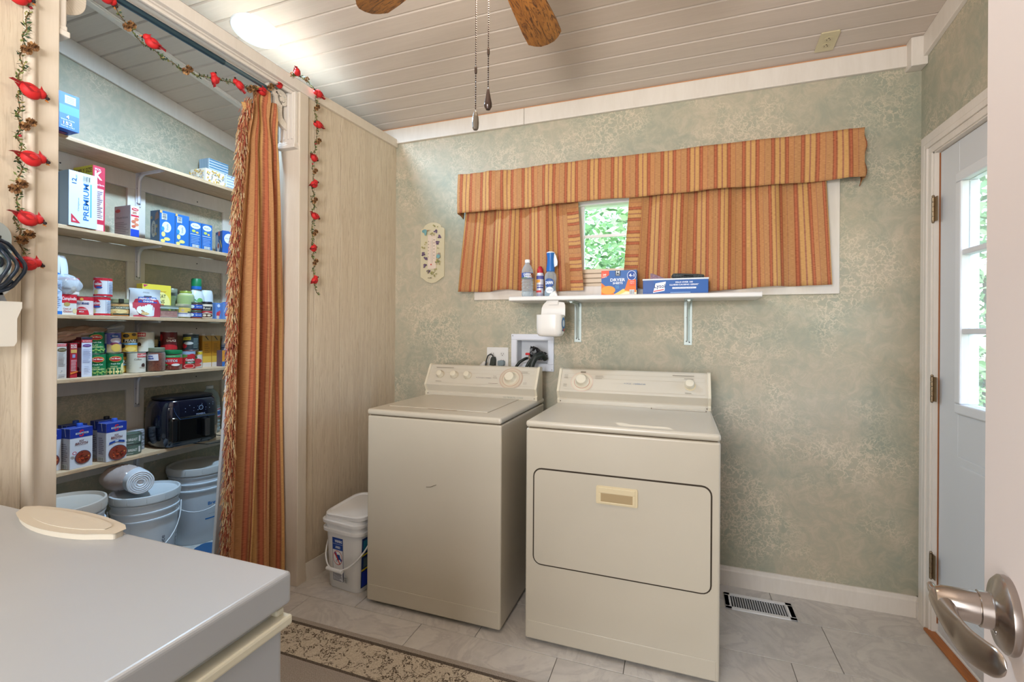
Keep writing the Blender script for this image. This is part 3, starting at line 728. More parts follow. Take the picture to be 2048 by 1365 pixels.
chain(-.034, 0, 1.829, 1); chain(.0, .006, 1.880, 0)
# ---------------------------------------------------------------- recessed lamp
lp = thing('recessed_lamp', 'round recessed lamp glowing white in the plank ceiling', 'ceiling light', (-1.94, 1.71, zc(1.71)-.001), rot=(-ang, 0, 0))
MB().lathe([(.085, -.004), (.088, -.008), (.108, -.006), (.112, 0), (.112, .004), (.085, .004)], 40).build('lamp_trim_ring', mat((226, 230, 234), .4), lp, smooth=40)
MB().lathe([(0, -.003), (.0865, -.003), (.0865, .002), (0, .002)], 40).build('lamp_lens', mat((236, 244, 255), .4, emit=9), lp)
# ---------------------------------------------------------------- ceiling outlet
t = thing('ceiling_outlet', 'beige double socket plate on the sloping ceiling', 'outlet', (.634, 2.48, zc(2.48)-.001), rot=(-ang, 0, 0))
def outlet_face(t, w, h, col, pairs, flip=1):
    MB().prism(rrect(-w/2, w/2, -h/2, h/2, .004, 2), 'z', -.006*flip, 0).build('cover_plate', mat(col, .4), t, bevel=.0015)
    for cx, cy in pairs:
        f = MB().prism([(cx+.0165*math.cos(a), cy+.0135*math.sin(a)*(1.05)) for a in [PI*2*i/20 for i in range(20)]], 'z', -.0085*flip, -.005*flip).build('socket', mat(tuple(int(c*.98) for c in col), .4), t, bevel=.0008)
        q = MB(); z0, z1 = (-.0092*flip, -.0083*flip)
        q.box(cx-.0075, cx-.0055, cy-.001, cy+.007, z0, z1).box(cx+.0055, cx+.0075, cy-.001, cy+.007, z0, z1); q.lathe([(.0026, z0), (.0026, z1)], 10, c=(cx, cy-.0065, 0)); q.build('socket_slot', mat((60, 44, 34), .8), f)
outlet_face(t, .072, .118, (196, 184, 150), ((0, .02), (0, -.02)))
# ================================================================= WINDOW CURTAINS
def hump(x, c, w): return math.exp(-((x-c)/w)**2)
def cloth(name, fn, nu, nv, uvf, parent=None, thick=.0015):
    o = MB().grid(fn, nu, nv, uvfn=uvf).build(name, STRIPE, parent, smooth=60)
    s = o.modifiers.new('thick', 'SOLIDIFY'); s.thickness = thick; return o
# rod pocket valance standing off the wall with returns
VX0, VX1 = -1.250, .797
vt = thing('window_valance', 'orange and red striped valance across the top of the window', 'valance', (0, YB-.09, 2.1))
def fv(u, v):
    L = VX1-VX0; ret = .075; s = u*(L+2*ret)-ret
    top = 2.222; bot = 1.996-.01*(1-u)+.008*math.sin(u*PI)-.02*hump(u, 1, .012)-.012*hump(u, 0, .012)
    z = bot+(top-bot)*v
    wav = (1-v*.55)*(.010*math.sin(s*9+1)+.006*math.sin(s*23+v*2)+.018*hump(s, .22, .06)-.012*hump(s, .32, .05)+.012*hump(s, .55, .07)+.008*hump(s, .0, .05)+.010*hump(s, 1.98, .03))
    rip = .004*math.sin(s*70)*hump(s, .3, .35)*(v > .6)
    if s < 0: x, y = VX0+.004*math.sin(v*9), YB-.012-(s+ret)/ret*.078
    elif s > L: x, y = VX1+.006*math.sin(v*12), YB-.012-(L+ret-s)/ret*.078
    else: x, y = VX0+s, YB-.09-wav-rip-.004*math.sin(v*PI)
    return (x, y-(YB-.09), z-2.1)
cloth('valance_cloth', fv, 300, 14, lambda u, v: (u*2.197+.03, v*.23), vt)
MB().tube([(VX0+.02, .035, .08), (VX1-.02, .035, .08)], .006, 8).tube([(VX0+.02, .035, .08), (VX0+.02, .085, .08)], .006, 8).tube([(VX1-.02, .035, .08), (VX1-.02, .085, .08)], .006, 8).build('curtain_rod', WHITE, vt, smooth=50)
def panel(name, label, xt0, xt1, xb0, xb1, zb, cw, ph, folds, uo, edge):
    t = thing('cafe_curtain', label, 'curtain', ((xt0+xt1)/2, YB-.045, 2.1))
    cx, cy = t.location.x, t.location.y
    def f(u, v):
        z = zb(u)+(2.12-zb(u))*v
        a = xt0+(xt1-xt0)*u; b = xb0+(xb1-xb0)*u; x = b+(a-b)*v
        am = .008+.014*(1-v)**.8
        y = YB-.045-am*(math.sin(u*folds*2*PI+ph)+.5*math.sin(u*folds*4.3*PI+1.7*ph+v))-.010*(1-v)
        x += .35*am*math.cos(u*folds*2*PI+ph)
        return (x-cx, y-cy, z-2.1)
    cloth('curtain_cloth', f, 160, 24, lambda u, v: (u*cw+uo, v*.62), t, .0012)
    # turned-in facing: stripes run across on the strip beside the gap
    e0, e1 = (1-.105, 1) if edge > 0 else (0, .075)
    e = MB().grid(lambda u, v: tuple(Vector(f(e0+(e1-e0)*u, v))+Vector((0, -.0035, 0))), 10, 24, uvfn=lambda u, v: (v*.60+.02, u*.08))
    e.build('turned_facing', STRIPE, t, smooth=60)
    return t
panel('c', 'narrower striped curtain panel left of the window gap', -1.205, -.533, -1.262, -.488, lambda u: 1.522-.008*u+.012*math.exp(-((u-.42)/.12)**2), .80, .4, 3.2, .045, 1)
panel('c', 'wider striped curtain panel right of the window gap', -.242, .648, -.275, .677, lambda u: 1.52-.022*math.exp(-((u-.42)/.2)**2)-.008*u, 1.02, 2.1, 4.0, .015, -1)
# ================================================================= WINDOW SHELF AND GOODS
sh = thing('window_shelf', 'white wooden shelf board below the window', 'shelf', (-.252, YB-.12, 1.45))
m = MB(); m.prism([(-.118, .004), (-.112, 0), (.118, 0), (.118, .024), (-.108, .024), (-.116, .02)], 'x', -.613, .612); m.build('shelf_board', mat((226, 222, 218), .35), sh, bevel=.002)
bracket('shelf_bracket', 'grey metal bracket under the window shelf, behind the hanging scoop bin', (-.534, YB, 1.449), 0, .20, .222, .040, col=(176, 186, 182))
bracket('shelf_bracket', 'grey metal bracket under the window shelf, below the blue wipes box', (.05, YB, 1.449), 0, .20, .23, .040, col=(176, 186, 182))
ST = 1.474
# water bottle
def facing(x, y): return math.degrees(math.atan2(-y, -x))
def bottle_lathe(t, name, prof, m, n=28, seg=35): return MB().lathe(prof, n).build(name, m, t, smooth=seg)
CLEARP = m_clear('clear_plastic', (206, 216, 222), .22)
t = thing('water_bottle', 'clear plastic water bottle with a blue label on the window shelf', 'bottle', (-.795, YB-.13, ST))
pr = [(.0, .004), (.022, 0), (.030, .004), (.031, .012)]
for i in range(5): z = .018+i*.017; pr += [(.0325, z), (.0325, z+.006), (.030, z+.010), (.0305, z+.014)]
pr += [(.0325, .105), (.0318, .11), (.0318, .135), (.033, .14), (.031, .155), (.022, .176), (.0135, .188), (.0125, .198)]
bottle_lathe(t, 'bottle_body', pr, CLEARP)
bottle_lathe(t, 'cap', [(.0145, .195), (.0145, .211), (.012, .213), (0, .213)], mat((232, 234, 236), .4))
bottle_lathe(t, 'wrap_label', [(.0325, .107), (.0333, .107), (.0333, .138), (.0325, .138)], mat((70, 96, 158), .4))
wrap(t, .0334, .107, .031, [('r', (132, 84, 60), .62, .1, .98, .9), ('t', (232, 236, 244), 'DEER', .5, .66, .36, .42, .03), ('t', (232, 236, 244), 'PARK', .55, .25, .36, .42, .03), ('r', (96, 132, 70), .02, .0, .5, .12)], facing(-.795, 2.48), PI)
# aerosol
t = thing('aerosol_can', 'slim white spray can with a red cap between two bottles', 'spray can', (-.727, YB-.11, ST))
bottle_lathe(t, 'can_body', [(.0, 0), (.0185, 0), (.0205, .003), (.0205, .128), (.017, .138), (.010, .142), (.010, .144)], mat((206, 204, 214), .35, .2))
bottle_lathe(t, 'cap', [(.0165, .136), (.017, .140), (.0165, .160), (.013, .166), (.008, .175), (0, .176)], mat((176, 30, 42), .35))
wrap(t, .0206, .004, .12, [('r', (78, 84, 150), .0, .82, 1, .98), ('r', (214, 150, 60), .1, .66, .5, .8), ('r', (70, 78, 140), .2, .40, .8, .47), ('r', (70, 78, 140), .2, .52, .8, .56), ('r', (186, 60, 60), .1, .2, .6, .3)]+bars((120, 120, 150), .2, .05, .8, .18, 3), facing(-.727, 2.5), PI)
# dish spray bottle with blue trigger head
t = thing('spray_bottle', 'clear dish spray bottle with a tall blue and white nozzle', 'bottle', (-.668, YB-.105, ST))
bottle_lathe(t, 'bottle_body', [(0, 0), (.030, 0), (.034, .006), (.034, .03), (.030, .055), (.031, .085), (.034, .105), (.031, .128), (.021, .142), (.019, .146)], CLEARP)
bottle_lathe(t, 'liquid', [(0, .003), (.030, .003), (.032, .008), (.032, .03), (.0282, .055), (.029, .06), (0, .06)], mat((196, 222, 236), .1, 0, .6, ior=1.3))
bottle_lathe(t, 'spray_head', [(.020, .143), (.0235, .146), (.024, .158), (.0205, .19), (.0195, .215), (.0225, .240), (.0235, .247)], mat((28, 100, 176), .35))
bottle_lathe(t, 'head_cap', [(.0235, .247), (.0225, .251), (.012, .256), (0, .257)], mat((230, 234, 238), .4))
MB().box(.012, .026, -.006, .006, .225, .245).prism([(.020, .17), (.036, .18), (.037, .20), (.027, .235), (.02, .235)], 'y', -.005, .005).build('trigger', mat((230, 234, 238), .4), t, bevel=.002)
wrap(t, .0343, .012, .11, [('e', (48, 84, 150), .42, .62, .26, .22), ('t', (236, 242, 250), 'DAWN', .42, .62, .17, .40, .03), ('e', (226, 232, 240), .45, .25, .2, .16), ('t', (60, 80, 130), 'powerwash', .45, .25, .07, .3, 0)], facing(-.668, 2.5), PI)
def flatbox(name, label, cat, x0, x1, yf, z, h, d, col, front=(), side=(), top=(), rz=0, group=None, topcol=None, bev=.0012):
    """package on the back wall whose front faces the camera (-y)"""
    w = x1-x0; t = thing(name, label, cat, ((x0+x1)/2, yf+d/2, z), rz, group)
    m = MB().box(-w/2, w/2, -d/2, d/2, 0, h); ms = [mat(col, .45)]
    if topcol: ms.append(mat(topcol, .5)); m.m[1] = 1
    m.build('carton_body', ms, t, bevel=bev, seg=1); p = Print()
    p.face(lambda u, v, o: (-w/2+u*w, -d/2-o, v*h), w, h, front)
    if side: p.face(lambda u, v, o: (w/2+o, -d/2+u*d, v*h), d, h, side)
    if top: p.face(lambda u, v, o: (-w/2+u*w, -d/2+v*d, h+o), w, d, top)
    p.build(t); return t
BL = (24, 88, 158); OR = (232, 112, 30)
flatbox('dryer_sheet_box', 'blue and orange box of dryer sheets on the window shelf', 'box', -.378, -.199, YB-.165, ST, .130, .062, BL,
    [('p', OR, [(0, .52), (0, .02), (.42, .02)]), ('e', (244, 150, 50), .2, .22, .20, .17), ('p', (244, 196, 96), [(.3, .0), (1, .0), (1, .2), (.62, .26), (.46, .12)]), ('p', OR, [(.66, .2), (.98, .12), (.98, .6), (.8, .8)]),
     ('p', (244, 226, 190), [(.5, .02), (1, .02), (1, .12), (.7, .15)]), ('p', (226, 84, 60), [(0, 1), (0, .7), (.06, .7), (.22, .82), (.22, 1)]), ('t', (250, 240, 230), '240', .09, .84, .07, .1), ('t', (250, 240, 230), 'SHEETS', .09, .75, .05, .13, 0),
     ('r', (52, 56, 62), .40, .78, .54, 1), ('t', (236, 240, 244), 'M', .47, .92, .11, .09), ('t', (236, 240, 244), 'MARK', .47, .82, .045, .1, 0),
     ('t', (242, 246, 252), 'DRYER', .47, .62, .12, .42), ('t', (242, 246, 252), 'SHEETS', .47, .49, .08, .28), ('t', (110, 186, 220), 'fresh', .46, .38, .06, .1, 0), ('t', (110, 186, 220), 'clean', .46, .31, .05, .1, 0),
     ('e', (236, 240, 246), .86, .78, .125, .19), ('e', (22, 70, 150), .86, .78, .115, .175), ('t', (246, 248, 252), '4-1', .86, .79, .12, .15), ('r', (226, 90, 60), .80, .38, .95, .6), ('t', (250, 230, 220), 'softens', .875, .54, .04, .12, 0), ('t', (250, 230, 220), 'fights', .875, .47, .04, .12, 0)]+barcode(.8, .03, .94, .22),
    [('r', (20, 70, 140), .1, .1, .9, .9)]+bars((180, 200, 230), .2, .3, .8, .7, 5))
t = flatbox('wipes_box', 'open blue box of disinfecting wipes holding sponges', 'box', -.168, .138, YB-.17, ST, .077, .08, (26, 76, 146),
    [('r', (38, 100, 172), .0, .0, 1, .05), ('r', (30, 88, 160), .17, .08, .99, .95), ('p', (236, 238, 242), [(.16, .12), (.34, .24), (.36, .84), (.20, .74)]), ('t', (40, 60, 110), 'Lysol', .265, .52, .34, .17, .015), ('p', (204, 44, 50), [(.17, .18), (.33, .30), (.33, .36), (.17, .24)]),
     ('t', (240, 244, 250), 'KILLS OVER 100', .64, .78, .1, .26), ('t', (240, 244, 250), 'ILLNESS-CAUSING GERMS*', .64, .62, .1, .44), ('r', (236, 240, 246), .46, .36, .82, .46), ('t', (46, 92, 160), 'disinfecting wipes', .64, .41, .06, .3, 0)]+bars((150, 186, 226), .43, .1, .8, .18, 1, .5), topcol=(200, 206, 214))
m = MB().box(-.155, .155, -.043, .041, .072, .080); m.build('box_rim', mat((214, 220, 228), .45), t, bevel=.002)
p = MB()
def rough_slab(name, label, cat, loc, dx, dy, dz, col, rz=0, rx=0, ry=0, parent=None):
    r = random.Random(int(loc[0]*1000)); m = MB()
    n = 10
    def f(u, v):
        a = 2*PI*u; k = v*2-1
        rr = 1-.06*r.random()
        q = (abs(math.cos(a))**.35*(1 if math.cos(a) > 0 else -1), abs(math.sin(a))**.35*(1 if math.sin(a) > 0 else -1))
        e = max(.02, (1-abs(k)**6))
        return (q[0]*dx/2*rr*e**.3, k*dy/2, q[1]*dz/2*rr*e**.5)
    m.grid(f, 28, 10)
    t_ = thing(name, label, cat, loc, rot=(rx, ry, rz)); m.build('pad', m_speck('scour_'+str(col[0]), col, tuple(min(255, c+26) for c in col), 160), t_, smooth=60); return t_
rough_slab('scouring_pad', 'dark grey scouring pad on top of the blue wipes box', 'sponge', (.045, YB-.125, ST+.092), .155, .07, .024, (48, 52, 52), .06, 0, .06)
t = thing('sponge', 'mauve sponge wedge sticking out of the blue wipes box', 'sponge', (-.10, YB-.13, ST+.082))
MB().prism([(-.03, 0), (.03, 0), (-.02, .022), (-.03, .024)], 'y', -.03, .03).build('sponge_body', m_speck('sponge_mauve', (124, 98, 112), (146, 118, 128), 180), t, bevel=.003)
# scoop bin hanging from the shelf: cut down jug with handle
t = thing('scoop_bin', 'cut down white plastic jug hanging from the shelf edge', 'scoop bin', (-.625, YB-.262, 1.26))
m = MB()
def bin_ring(z, w, d, r, x=0, n=5): return [(a+x, b, z) for a, b in rrect(-w/2, w/2, -d/2, d/2, r, n)]
rings = [bin_ring(0, .085, .07, .02), bin_ring(.004, .115, .095, .03), bin_ring(.018, .132, .11, .034), bin_ring(.055, .137, .112, .036), bin_ring(.112, .136, .112, .036)]
inner = [bin_ring(.112, .131, .107, .034), bin_ring(.05, .131, .106, .034), bin_ring(.012, .11, .09, .03)]
allr = rings+inner; n = len(allr[0]); vs = [p for r in allr for p in r]; fs = [(j*n+i, j*n+(i+1) % n, (j+1)*n+(i+1) % n, (j+1)*n+i) for j in range(len(allr)-1) for i in range(n)]
fs += [tuple(range(n-1, -1, -1)), tuple((len(allr)-1)*n+i for i in range(n))]
m.add(vs, fs); m.build('bin_body', mat((224, 220, 214), .3), t, smooth=45)
m = MB()       # back wall rising to the cut neck and hook handle
m.prism([(-.064, .108), (.064, .108), (.064, .165), (.058, .178), (.03, .182), (.022, .196), (.008, .205), (-.01, .202), (-.03, .19), (-.052, .168), (-.06, .15)], 'y', .049, .0525)
m.prism([(-.02, .17), (.028, .17), (.03, .20), (.018, .225), (.012, .232), (-.002, .232), (-.014, .222), (-.022, .2)], 'y', .040, .054)
m.tube([(.006, .045, .215), (.007, .052, .232), (.004, .075, .236), (.002, .10, .226)], .009, 10); m.build('cut_handle', mat((228, 224, 218), .3), t, bevel=.002)
p = Print()
p.face(lambda u, v, o: (.0685+o, -.04+u*.08, .02+v*.08), .08, .08, [('e', (40, 110, 170), .5, .6, .42, .40), ('e', (214, 226, 236), .5, .6, .26, .22), ('r', (60, 90, 150), .2, .1, .8, .2), ('e', (196, 80, 60), .6, .18, .16, .1)]); p.build(t)
# thermometer plaque
t = thing('wall_thermometer', 'cream wall thermometer plaque painted with grapes and hummingbirds', 'thermometer', (-1.465, YB-.002, 1.775))
P = [(-.081, -.145), (-.075, -.150)]+[(-.072+.144*i/12, -.150-.035*math.sin(PI*i/12)) for i in range(13)]+[(.075, -.150), (.081, -.145), (.081, .148), (.074, .156)]+[(.06*math.cos(PI*i/12), .160+.032*math.sin(PI*i/12)) for i in range(13)]+[(-.074, .156), (-.081, .148)]
MB().prism(P, 'y', -.010, 0).build('plaque', mat((198, 188, 158), .5), t, bevel=.003, seg=2)
MB().box(-.031, .029, -.0135, -.009, -.098, .118).build('scale_card', mat((214, 196, 180), .5), t, bevel=.001)
MB().tube([(-.0, -.0155, -.06), (0, -.0155, .095)], .0018, 6).build('glass_tube', mat((216, 206, 196), .2), t)
pq = Print(); sp = []; r = random.Random(5)
def PF(u, v, o): return (-.081+u*.162, -.0105-o, -.185+v*.377)
for cx, cy in ((.64, .855), (.83, .765), (.74, .66), (.12, .485), (.23, .415), (.22, .285), (.37, .175)):
    for k in range(6): sp.append(('e', (104, 84, 110) if k % 2 else (84, 66, 92), cx+r.uniform(-.05, .05), cy+r.uniform(-.022, .022), .042, .014))
for k in range(46):
    a = r.choice([(.3, .93), (.45, .95), (.6, .95), (.75, .93), (.55, .80), (.22, .65), (.12, .58), (.76, .55), (.72, .42), (.74, .36), (.8, .30), (.55, .15), (.66, .12), (.7, .2), (.4, .2), (.85, .34)])
    sp.append(('e', r.choice([(150, 144, 92), (128, 130, 84), (170, 158, 104)]), a[0]+r.uniform(-.07, .07), a[1]+r.uniform(-.025, .025), r.uniform(.018, .035), r.uniform(.008, .016)))
sp += [('e', (104, 146, 150), .22, .86, .11, .03), ('e', (110, 156, 158), .26, .83, .05, .045), ('p', (150, 110, 86), [(.32, .86), (.52, .872), (.34, .874)]), ('e', (112, 156, 160), .83, .43, .08, .035), ('e', (150, 130, 130), .86, .47, .04, .018), ('p', (120, 90, 80), [(.7, .465), (.84, .47), (.82, .475)]), ('t', (84, 74, 60), 'SALEM', .46, .075, .018, .16)]
pq.face(PF, .162, .377, sp)
pq.face(lambda u, v, o: (-.031+u*.06, -.0138-o, -.098+v*.216), .06, .216, [('r', (120, 108, 96), .35, .2+.04*i, .48, .205+.04*i) for i in range(16)]+[('r', (120, 108, 96), .56, .2+.04*i, .68, .205+.04*i) for i in range(16)]+[('t', (110, 96, 86), str(120-20*i), .82, .84-.09*i, .028) for i in range(7)]+[('t', (110, 96, 86), str(50-10*i), .18, .80-.09*i, .028) for i in range(6)]+[('e', (196, 40, 30), .5, .12, .07, .02)])
pq.build(t)
# wall outlet with plugs
t = thing('wall_outlet', 'white two gang wall socket with a black plug above the washer', 'outlet', (-1.02, YB-.001, 1.128), rot=(-PI/2, 0, 0))
outlet_face(t, .134, .118, (216, 214, 210), ((-.032, .02), (-.032, -.02), (.032, .02), (.032, -.02)), -1)
t.rotation_euler = (PI/2, 0, 0)
pl = thing('power_plug', 'black plug and curved cord in the wall socket above the washer', 'plug', (-1.04, YB-.01, 1.105))
m = MB(); m.T = Matrix.Rotation(.1, 4, 'Y'); m.prism([(-.012, -.022), (.012, -.022), (.010, .012), (.006, .024), (-.006, .024), (-.01, .012)], 'y', -.032, -.002); m.build('plug_body', mat((44, 48, 40), .5), pl, bevel=.003)
MB().tube([(.0, -.02, .02), (.0, -.024, .036), (-.012, -.03, .044), (-.026, -.035, .034), (-.032, -.04, .012), (-.034, -.05, -.02), (-.03, -.05, -.06)], .0042, 8).build('cord', mat((26, 28, 26), .5), pl, smooth=50)
pl = thing('power_plug', 'clear grey plug in the right half of the wall socket', 'plug', (-.988, YB-.01, 1.095))
MB().prism(rrect(-.016, .016, -.012, .014, .006), 'y', -.03, -.002).build('plug_body', mat((128, 142, 148), .25, .2), pl, bevel=.003)
pl = thing('dryer_hose_end', 'translucent grey hose end leaning beside the wall socket', 'hose', (-1.10, YB-.03, 1.07))
MB().tube([(-.03, -.02, -.03), (-.01, -.01, .0), (.012, 0, .03)], [.02, .016, .012], 10).build('hose_tube', mat((200, 196, 190), .3), pl, smooth=50)
# washer hookup box recessed in the wall
t = thing('washer_hookup_box', 'white recessed hookup box with red and blue valves', 'utility box', (-.80, YB-.012, 1.165))
m = MB()
for a in ((-.13, -.098, -.07, .072), (.096, .129, -.07, .072), (-.13, .129, .072, .105), (-.13, .129, -.11, -.07)): m.box(a[0], a[1], -.004, .011, a[2], a[3])
m.build('box_frame', mat((216, 218, 226), .4), t, bevel=.002)
m = MB().box(-.098, -.094, .0, .09, -.07, .072).box(.092, .096, .0, .09, -.07, .072).box(-.094, .092, .0, .09, -.07, -.066).box(-.094, .092, .0, .09, .068, .072).box(-.094, .092, .086, .09, -.066, .068); m.build('box_lining', mat((200, 202, 206), .5), t)
m = MB()
for x, z in ((-.12, .095), (.12, .095), (.12, -.1)): m.ball((x, -.005, z), (.004, .002, .004), 8, 4)
m.build('screw', STEEL, t)['kind'] = 'stuff'
for x, c, lb in ((-.022, (196, 30, 36), 'red valve handle'), (.040, (36, 96, 196), 'blue valve handle')):
    v = MB().lathe([(.006, -.03), (.008, -.02), (.008, -.005), (.005, .0)], 10, c=(x, .022, -.018)).build('valve', BRASS, t, smooth=40)
    MB().box(x-.014, x+.014, -.024, -.006, -.018, -.004).build('valve_handle', mat(c, .35), v, bevel=.004, label=lb)
HOSE = mat((30, 36, 32), .45)
def hose(label, pts, r, rib=False):
    t_ = thing('water_hose', label, 'hose', (-.8, YB-.03, 1.10))
    P = []
    for i in range(len(pts)-1):
        for k in range(6): P.append(tuple(Vector(pts[i]).lerp(Vector(pts[i+1]), k/6)))
    for _ in range(3): P = [P[0]]+[tuple((Vector(P[i-1])+Vector(P[i])*2+Vector(P[i+1]))/4) for i in range(1, len(P)-1)]+[P[-1]]
    rr = [r*(1.08 if (i % 2 and rib) else 1) for i in range(len(P))]
    MB().tube(P, rr, 12).build('hose_tube', HOSE, t_, smooth=70); return t_
hose('dark washer hose curving down from the red valve', [(-.022, -.012, .03), (-.025, -.04, .028), (-.05, -.055, .012), (-.075, -.06, -.02), (-.08, -.06, -.1)], .0085)
hose('dark washer hose curving down from the blue valve', [(.04, -.012, .03), (.036, -.045, .034), (.012, -.065, .02), (-.01, -.07, -.02), (-.015, -.07, -.1)], .0085)
hose('thick black ribbed drain hose hooked into the hookup box', [(.088, -.014, .03), (.078, -.05, .055), (.05, -.08, .045), (.03, -.09, .0), (.02, -.09, -.1)], .016, True)
t = thing('hose_wrap', 'crumpled black plastic behind the hookup box hoses', 'plastic wrap', (-.765, YB-.03, 1.165))
r = random.Random(4); MB().grid(lambda u, v: (-.045+.10*u+.01*r.random(), -.012+.008*r.random(), -.05+.085*v*(1-.5*u)+.012*r.random()), 9, 7).build('wrap_sheet', mat((22, 22, 24), .35), t)
# ================================================================= PANTRY GOODS
RED = (198, 36, 52); W_ = (224, 226, 232); CB = (44, 100, 186); DK = (40, 42, 54)
Z1, Z2, Z3, Z4, Z5 = SHZ
# -- top shelf
carton('snack_box', 'blue variety snack carton at the left end of the topmost shelf', 'box', -2.655, 1.20, 1.372, Z1+.004, .165, .24, (30, 92, 190),
    [('r', (52, 138, 216), .0, .0, .52, 1), ('p', (34, 96, 192), [(.36, 1), (.44, .8), (.56, .68), (.56, 1)]), ('r', (34, 96, 192), .56, .0, 1, 1), ('r', (56, 132, 212), .56, .42, 1, .66), ('r', (206, 214, 232), .68, .72, .92, .94)]+bars((120, 128, 150), .71, .75, .9, .92, 4)+
    [('t', W_, 'yp', .44, .84, .14), ('t', W_, 'yp', .44, .46, .14), ('t', W_, '4', .74, .34, .1), ('t', W_, '152', .74, .16, .09, .2), ('t', W_, 'SNACK PACKS', .74, .25, .035, .3, 0), ('t', W_, 'TOTAL CALS', .74, .07, .035, .3, 0)], group='pantry boxes')
carton('snack_box', 'flat purple and orange carton under the blue snack carton', 'box', -2.70, 1.19, 1.352, Z1, .003, .2, (120, 60, 110), group='pantry boxes')
flor = [('r', (232, 226, 214), 0, 0, 1, 1)]; r = random.Random(2)
for k in range(60): flor.append(('e', r.choice([(222, 178, 66), (236, 200, 110), (160, 160, 172), (206, 160, 60), (250, 248, 242)]), r.uniform(.04, .96), r.uniform(.06, .94), .035, .05))
carton('tissue_box', 'yellow floral tissue box on the topmost shelf', 'tissue box', -2.765, 2.075, 2.203, Z1, .09, .13, (214, 200, 166), flor, [(a, b, *c) for a, b, *c in flor])
st = [('r', (90, 150, 190), 0, .05+.09*i, 1, .085+.09*i) for i in range(11)]
carton('tissue_box', 'blue and white striped tissue box behind the yellow floral one', 'tissue box', -2.84, 2.155, 2.29, Z1+.003, .185, .09, (204, 216, 226), st, [('r', (104, 152, 186), .03+.065*i, 0, .055+.065*i, 1) for i in range(15)])
carton('tissue_box', 'white tissue box with blue lines beside the yellow floral one', 'tissue box', -2.75, 2.207, 2.33, Z1, .088, .085, (214, 222, 232), [('r', (70, 110, 170), 0, .1+.2*i, 1, .13+.2*i) for i in range(5)])
# -- second shelf
pf = [('r', (206, 220, 238), 0, 0, 1, 1), ('r', (80, 160, 204), .745, .2, .80, .82), ('T', (30, 100, 170), 'PREMIUM', .60, .47, .2, .68, .02), ('T', (30, 84, 150), '12', .18, .82, .16, .1, .02), ('T', (60, 110, 160), 'PACKS', .26, .89, .05, .1, 0), ('p', (196, 36, 60), [(.08, .22), (.08, .06), (.4, .06)]), ('p', (226, 190, 206), [(.13, .14), (.13, .09), (.25, .09)]),
      ('T', (110, 150, 190), 'Original', .34, .4, .06, .24, 0)]+barcode(.5, .84, .74, .96)
carton('cracker_box', 'large pale blue cracker carton with vertical lettering on the second shelf', 'box', -2.72, 1.367, 1.481, Z2+.002, .262, .15, (172, 190, 216), pf,
    [('r', (30, 110, 170), .40, .02, .5, .98), ('T', (24, 40, 90), 'PREMIUM', .25, .5, .22, .9, .03), ('T', (60, 80, 110), 'nutrition facts', .8, .16, .06, .2, 0), ('r', (150, 170, 200), .62, 0, 1, 1)][::1], sidecol=(150, 170, 198))
carton('cereal_box', 'tall red cereal box with a yellow edge behind the cracker carton', 'box', -2.775, 1.492, 1.546, Z2, .335, .155, (190, 36, 66),
    [('r', (222, 214, 224), .12, .03, .86, .66), ('r', (190, 36, 66), .12, .12, .86, .19), ('t', (244, 236, 240), 'K', .45, .86, .13, .6, .03), ('t', (244, 236, 240), 'SPECIAL', .4, .95, .03, .5, 0), ('t', (244, 236, 240), 'Red Berries', .6, .72, .03, .6, 0)]+bars((120, 70, 90), .16, .22, .8, .64, 14, .3),
    [('r', (206, 186, 60), 0, .86, 1, 1), ('t', (96, 44, 24), 'FAMILY SIZE', .5, .93, .07, .92)], sidecol=(206, 186, 60))
carton('oatmeal_box', 'grey and blue breakfast carton with a solid blue foot', 'box', -2.725, 1.634, 1.676, Z2, .166, .13, (190, 192, 196),
    [('r', (232, 230, 236), .05, .24, .92, .97), ('r', (28, 66, 176), .02, .01, .98, .24), ('r', (196, 36, 60), .05, .64, .95, .70), ('e', (206, 120, 90), .68, .57, .27, .06), ('e', (196, 110, 80), .35, .48, .27, .055), ('e', (206, 130, 96), .68, .4, .26, .05), ('e', (200, 96, 70), .34, .33, .24, .045), ('e', (196, 40, 50), .5, .88, .4, .045), ('t', W_, 'Oats', .5, .88, .04, .5)]+bars((196, 120, 80), .2, .74, .8, .82, 2),
    [('e', (186, 84, 84), .22, .84, .16, .055), ('t', (96, 100, 110), 'Nutrition', .5, .62, .07, .7, 0)]+bars((120, 124, 132), .08, .1, .9, .5, 7, .3)+[('e', (170, 110, 90), .3, .04, .2, .04)], sidecol=(178, 182, 188))
pasta = (44, 104, 178)
def pastab(u0=0, kind=0):
    s = [('r', pasta, 0, 0, 1, 1)]
    if kind == 0:
        s += [('e', (216, 222, 226), .45, .50, .30, .17), ('T', (70, 96, 130), 'Shells', .5, .5, .12, .2, .01), ('e', (60, 140, 206), .2, .43, .11, .07), ('e', (222, 206, 130), .24, .26, .13, .08), ('e', (226, 210, 120), .48, .12, .2, .055), ('e', (222, 206, 110), .2, .05, .15, .05), ('r', (206, 170, 110), 0, .92, .16, 1)]+barcode(.12, .72, .46, .92, False)
    elif kind == 1:
        s += [('e', (222, 226, 222), .5, .84, .42, .11), ('t', (60, 76, 110), 'Rotini', .5, .84, .05, .5, .01), ('e', (190, 200, 90), .34, .64, .16, .05), ('e', (226, 190, 90), .64, .60, .12, .04), ('r', (220, 226, 230), .05, .50, .85, .52)]+bars((110, 150, 220), .1, .16, .85, .46, 5, .6)+barcode(.2, .02, .8, .12)
    else:
        s += [('e', (222, 226, 222), .5, .66, .42, .22), ('t', (60, 76, 110), 'Penne', .5, .66, .08, .5, .01), ('r', (226, 190, 90), .2, .2, .5, .3)]
    return s
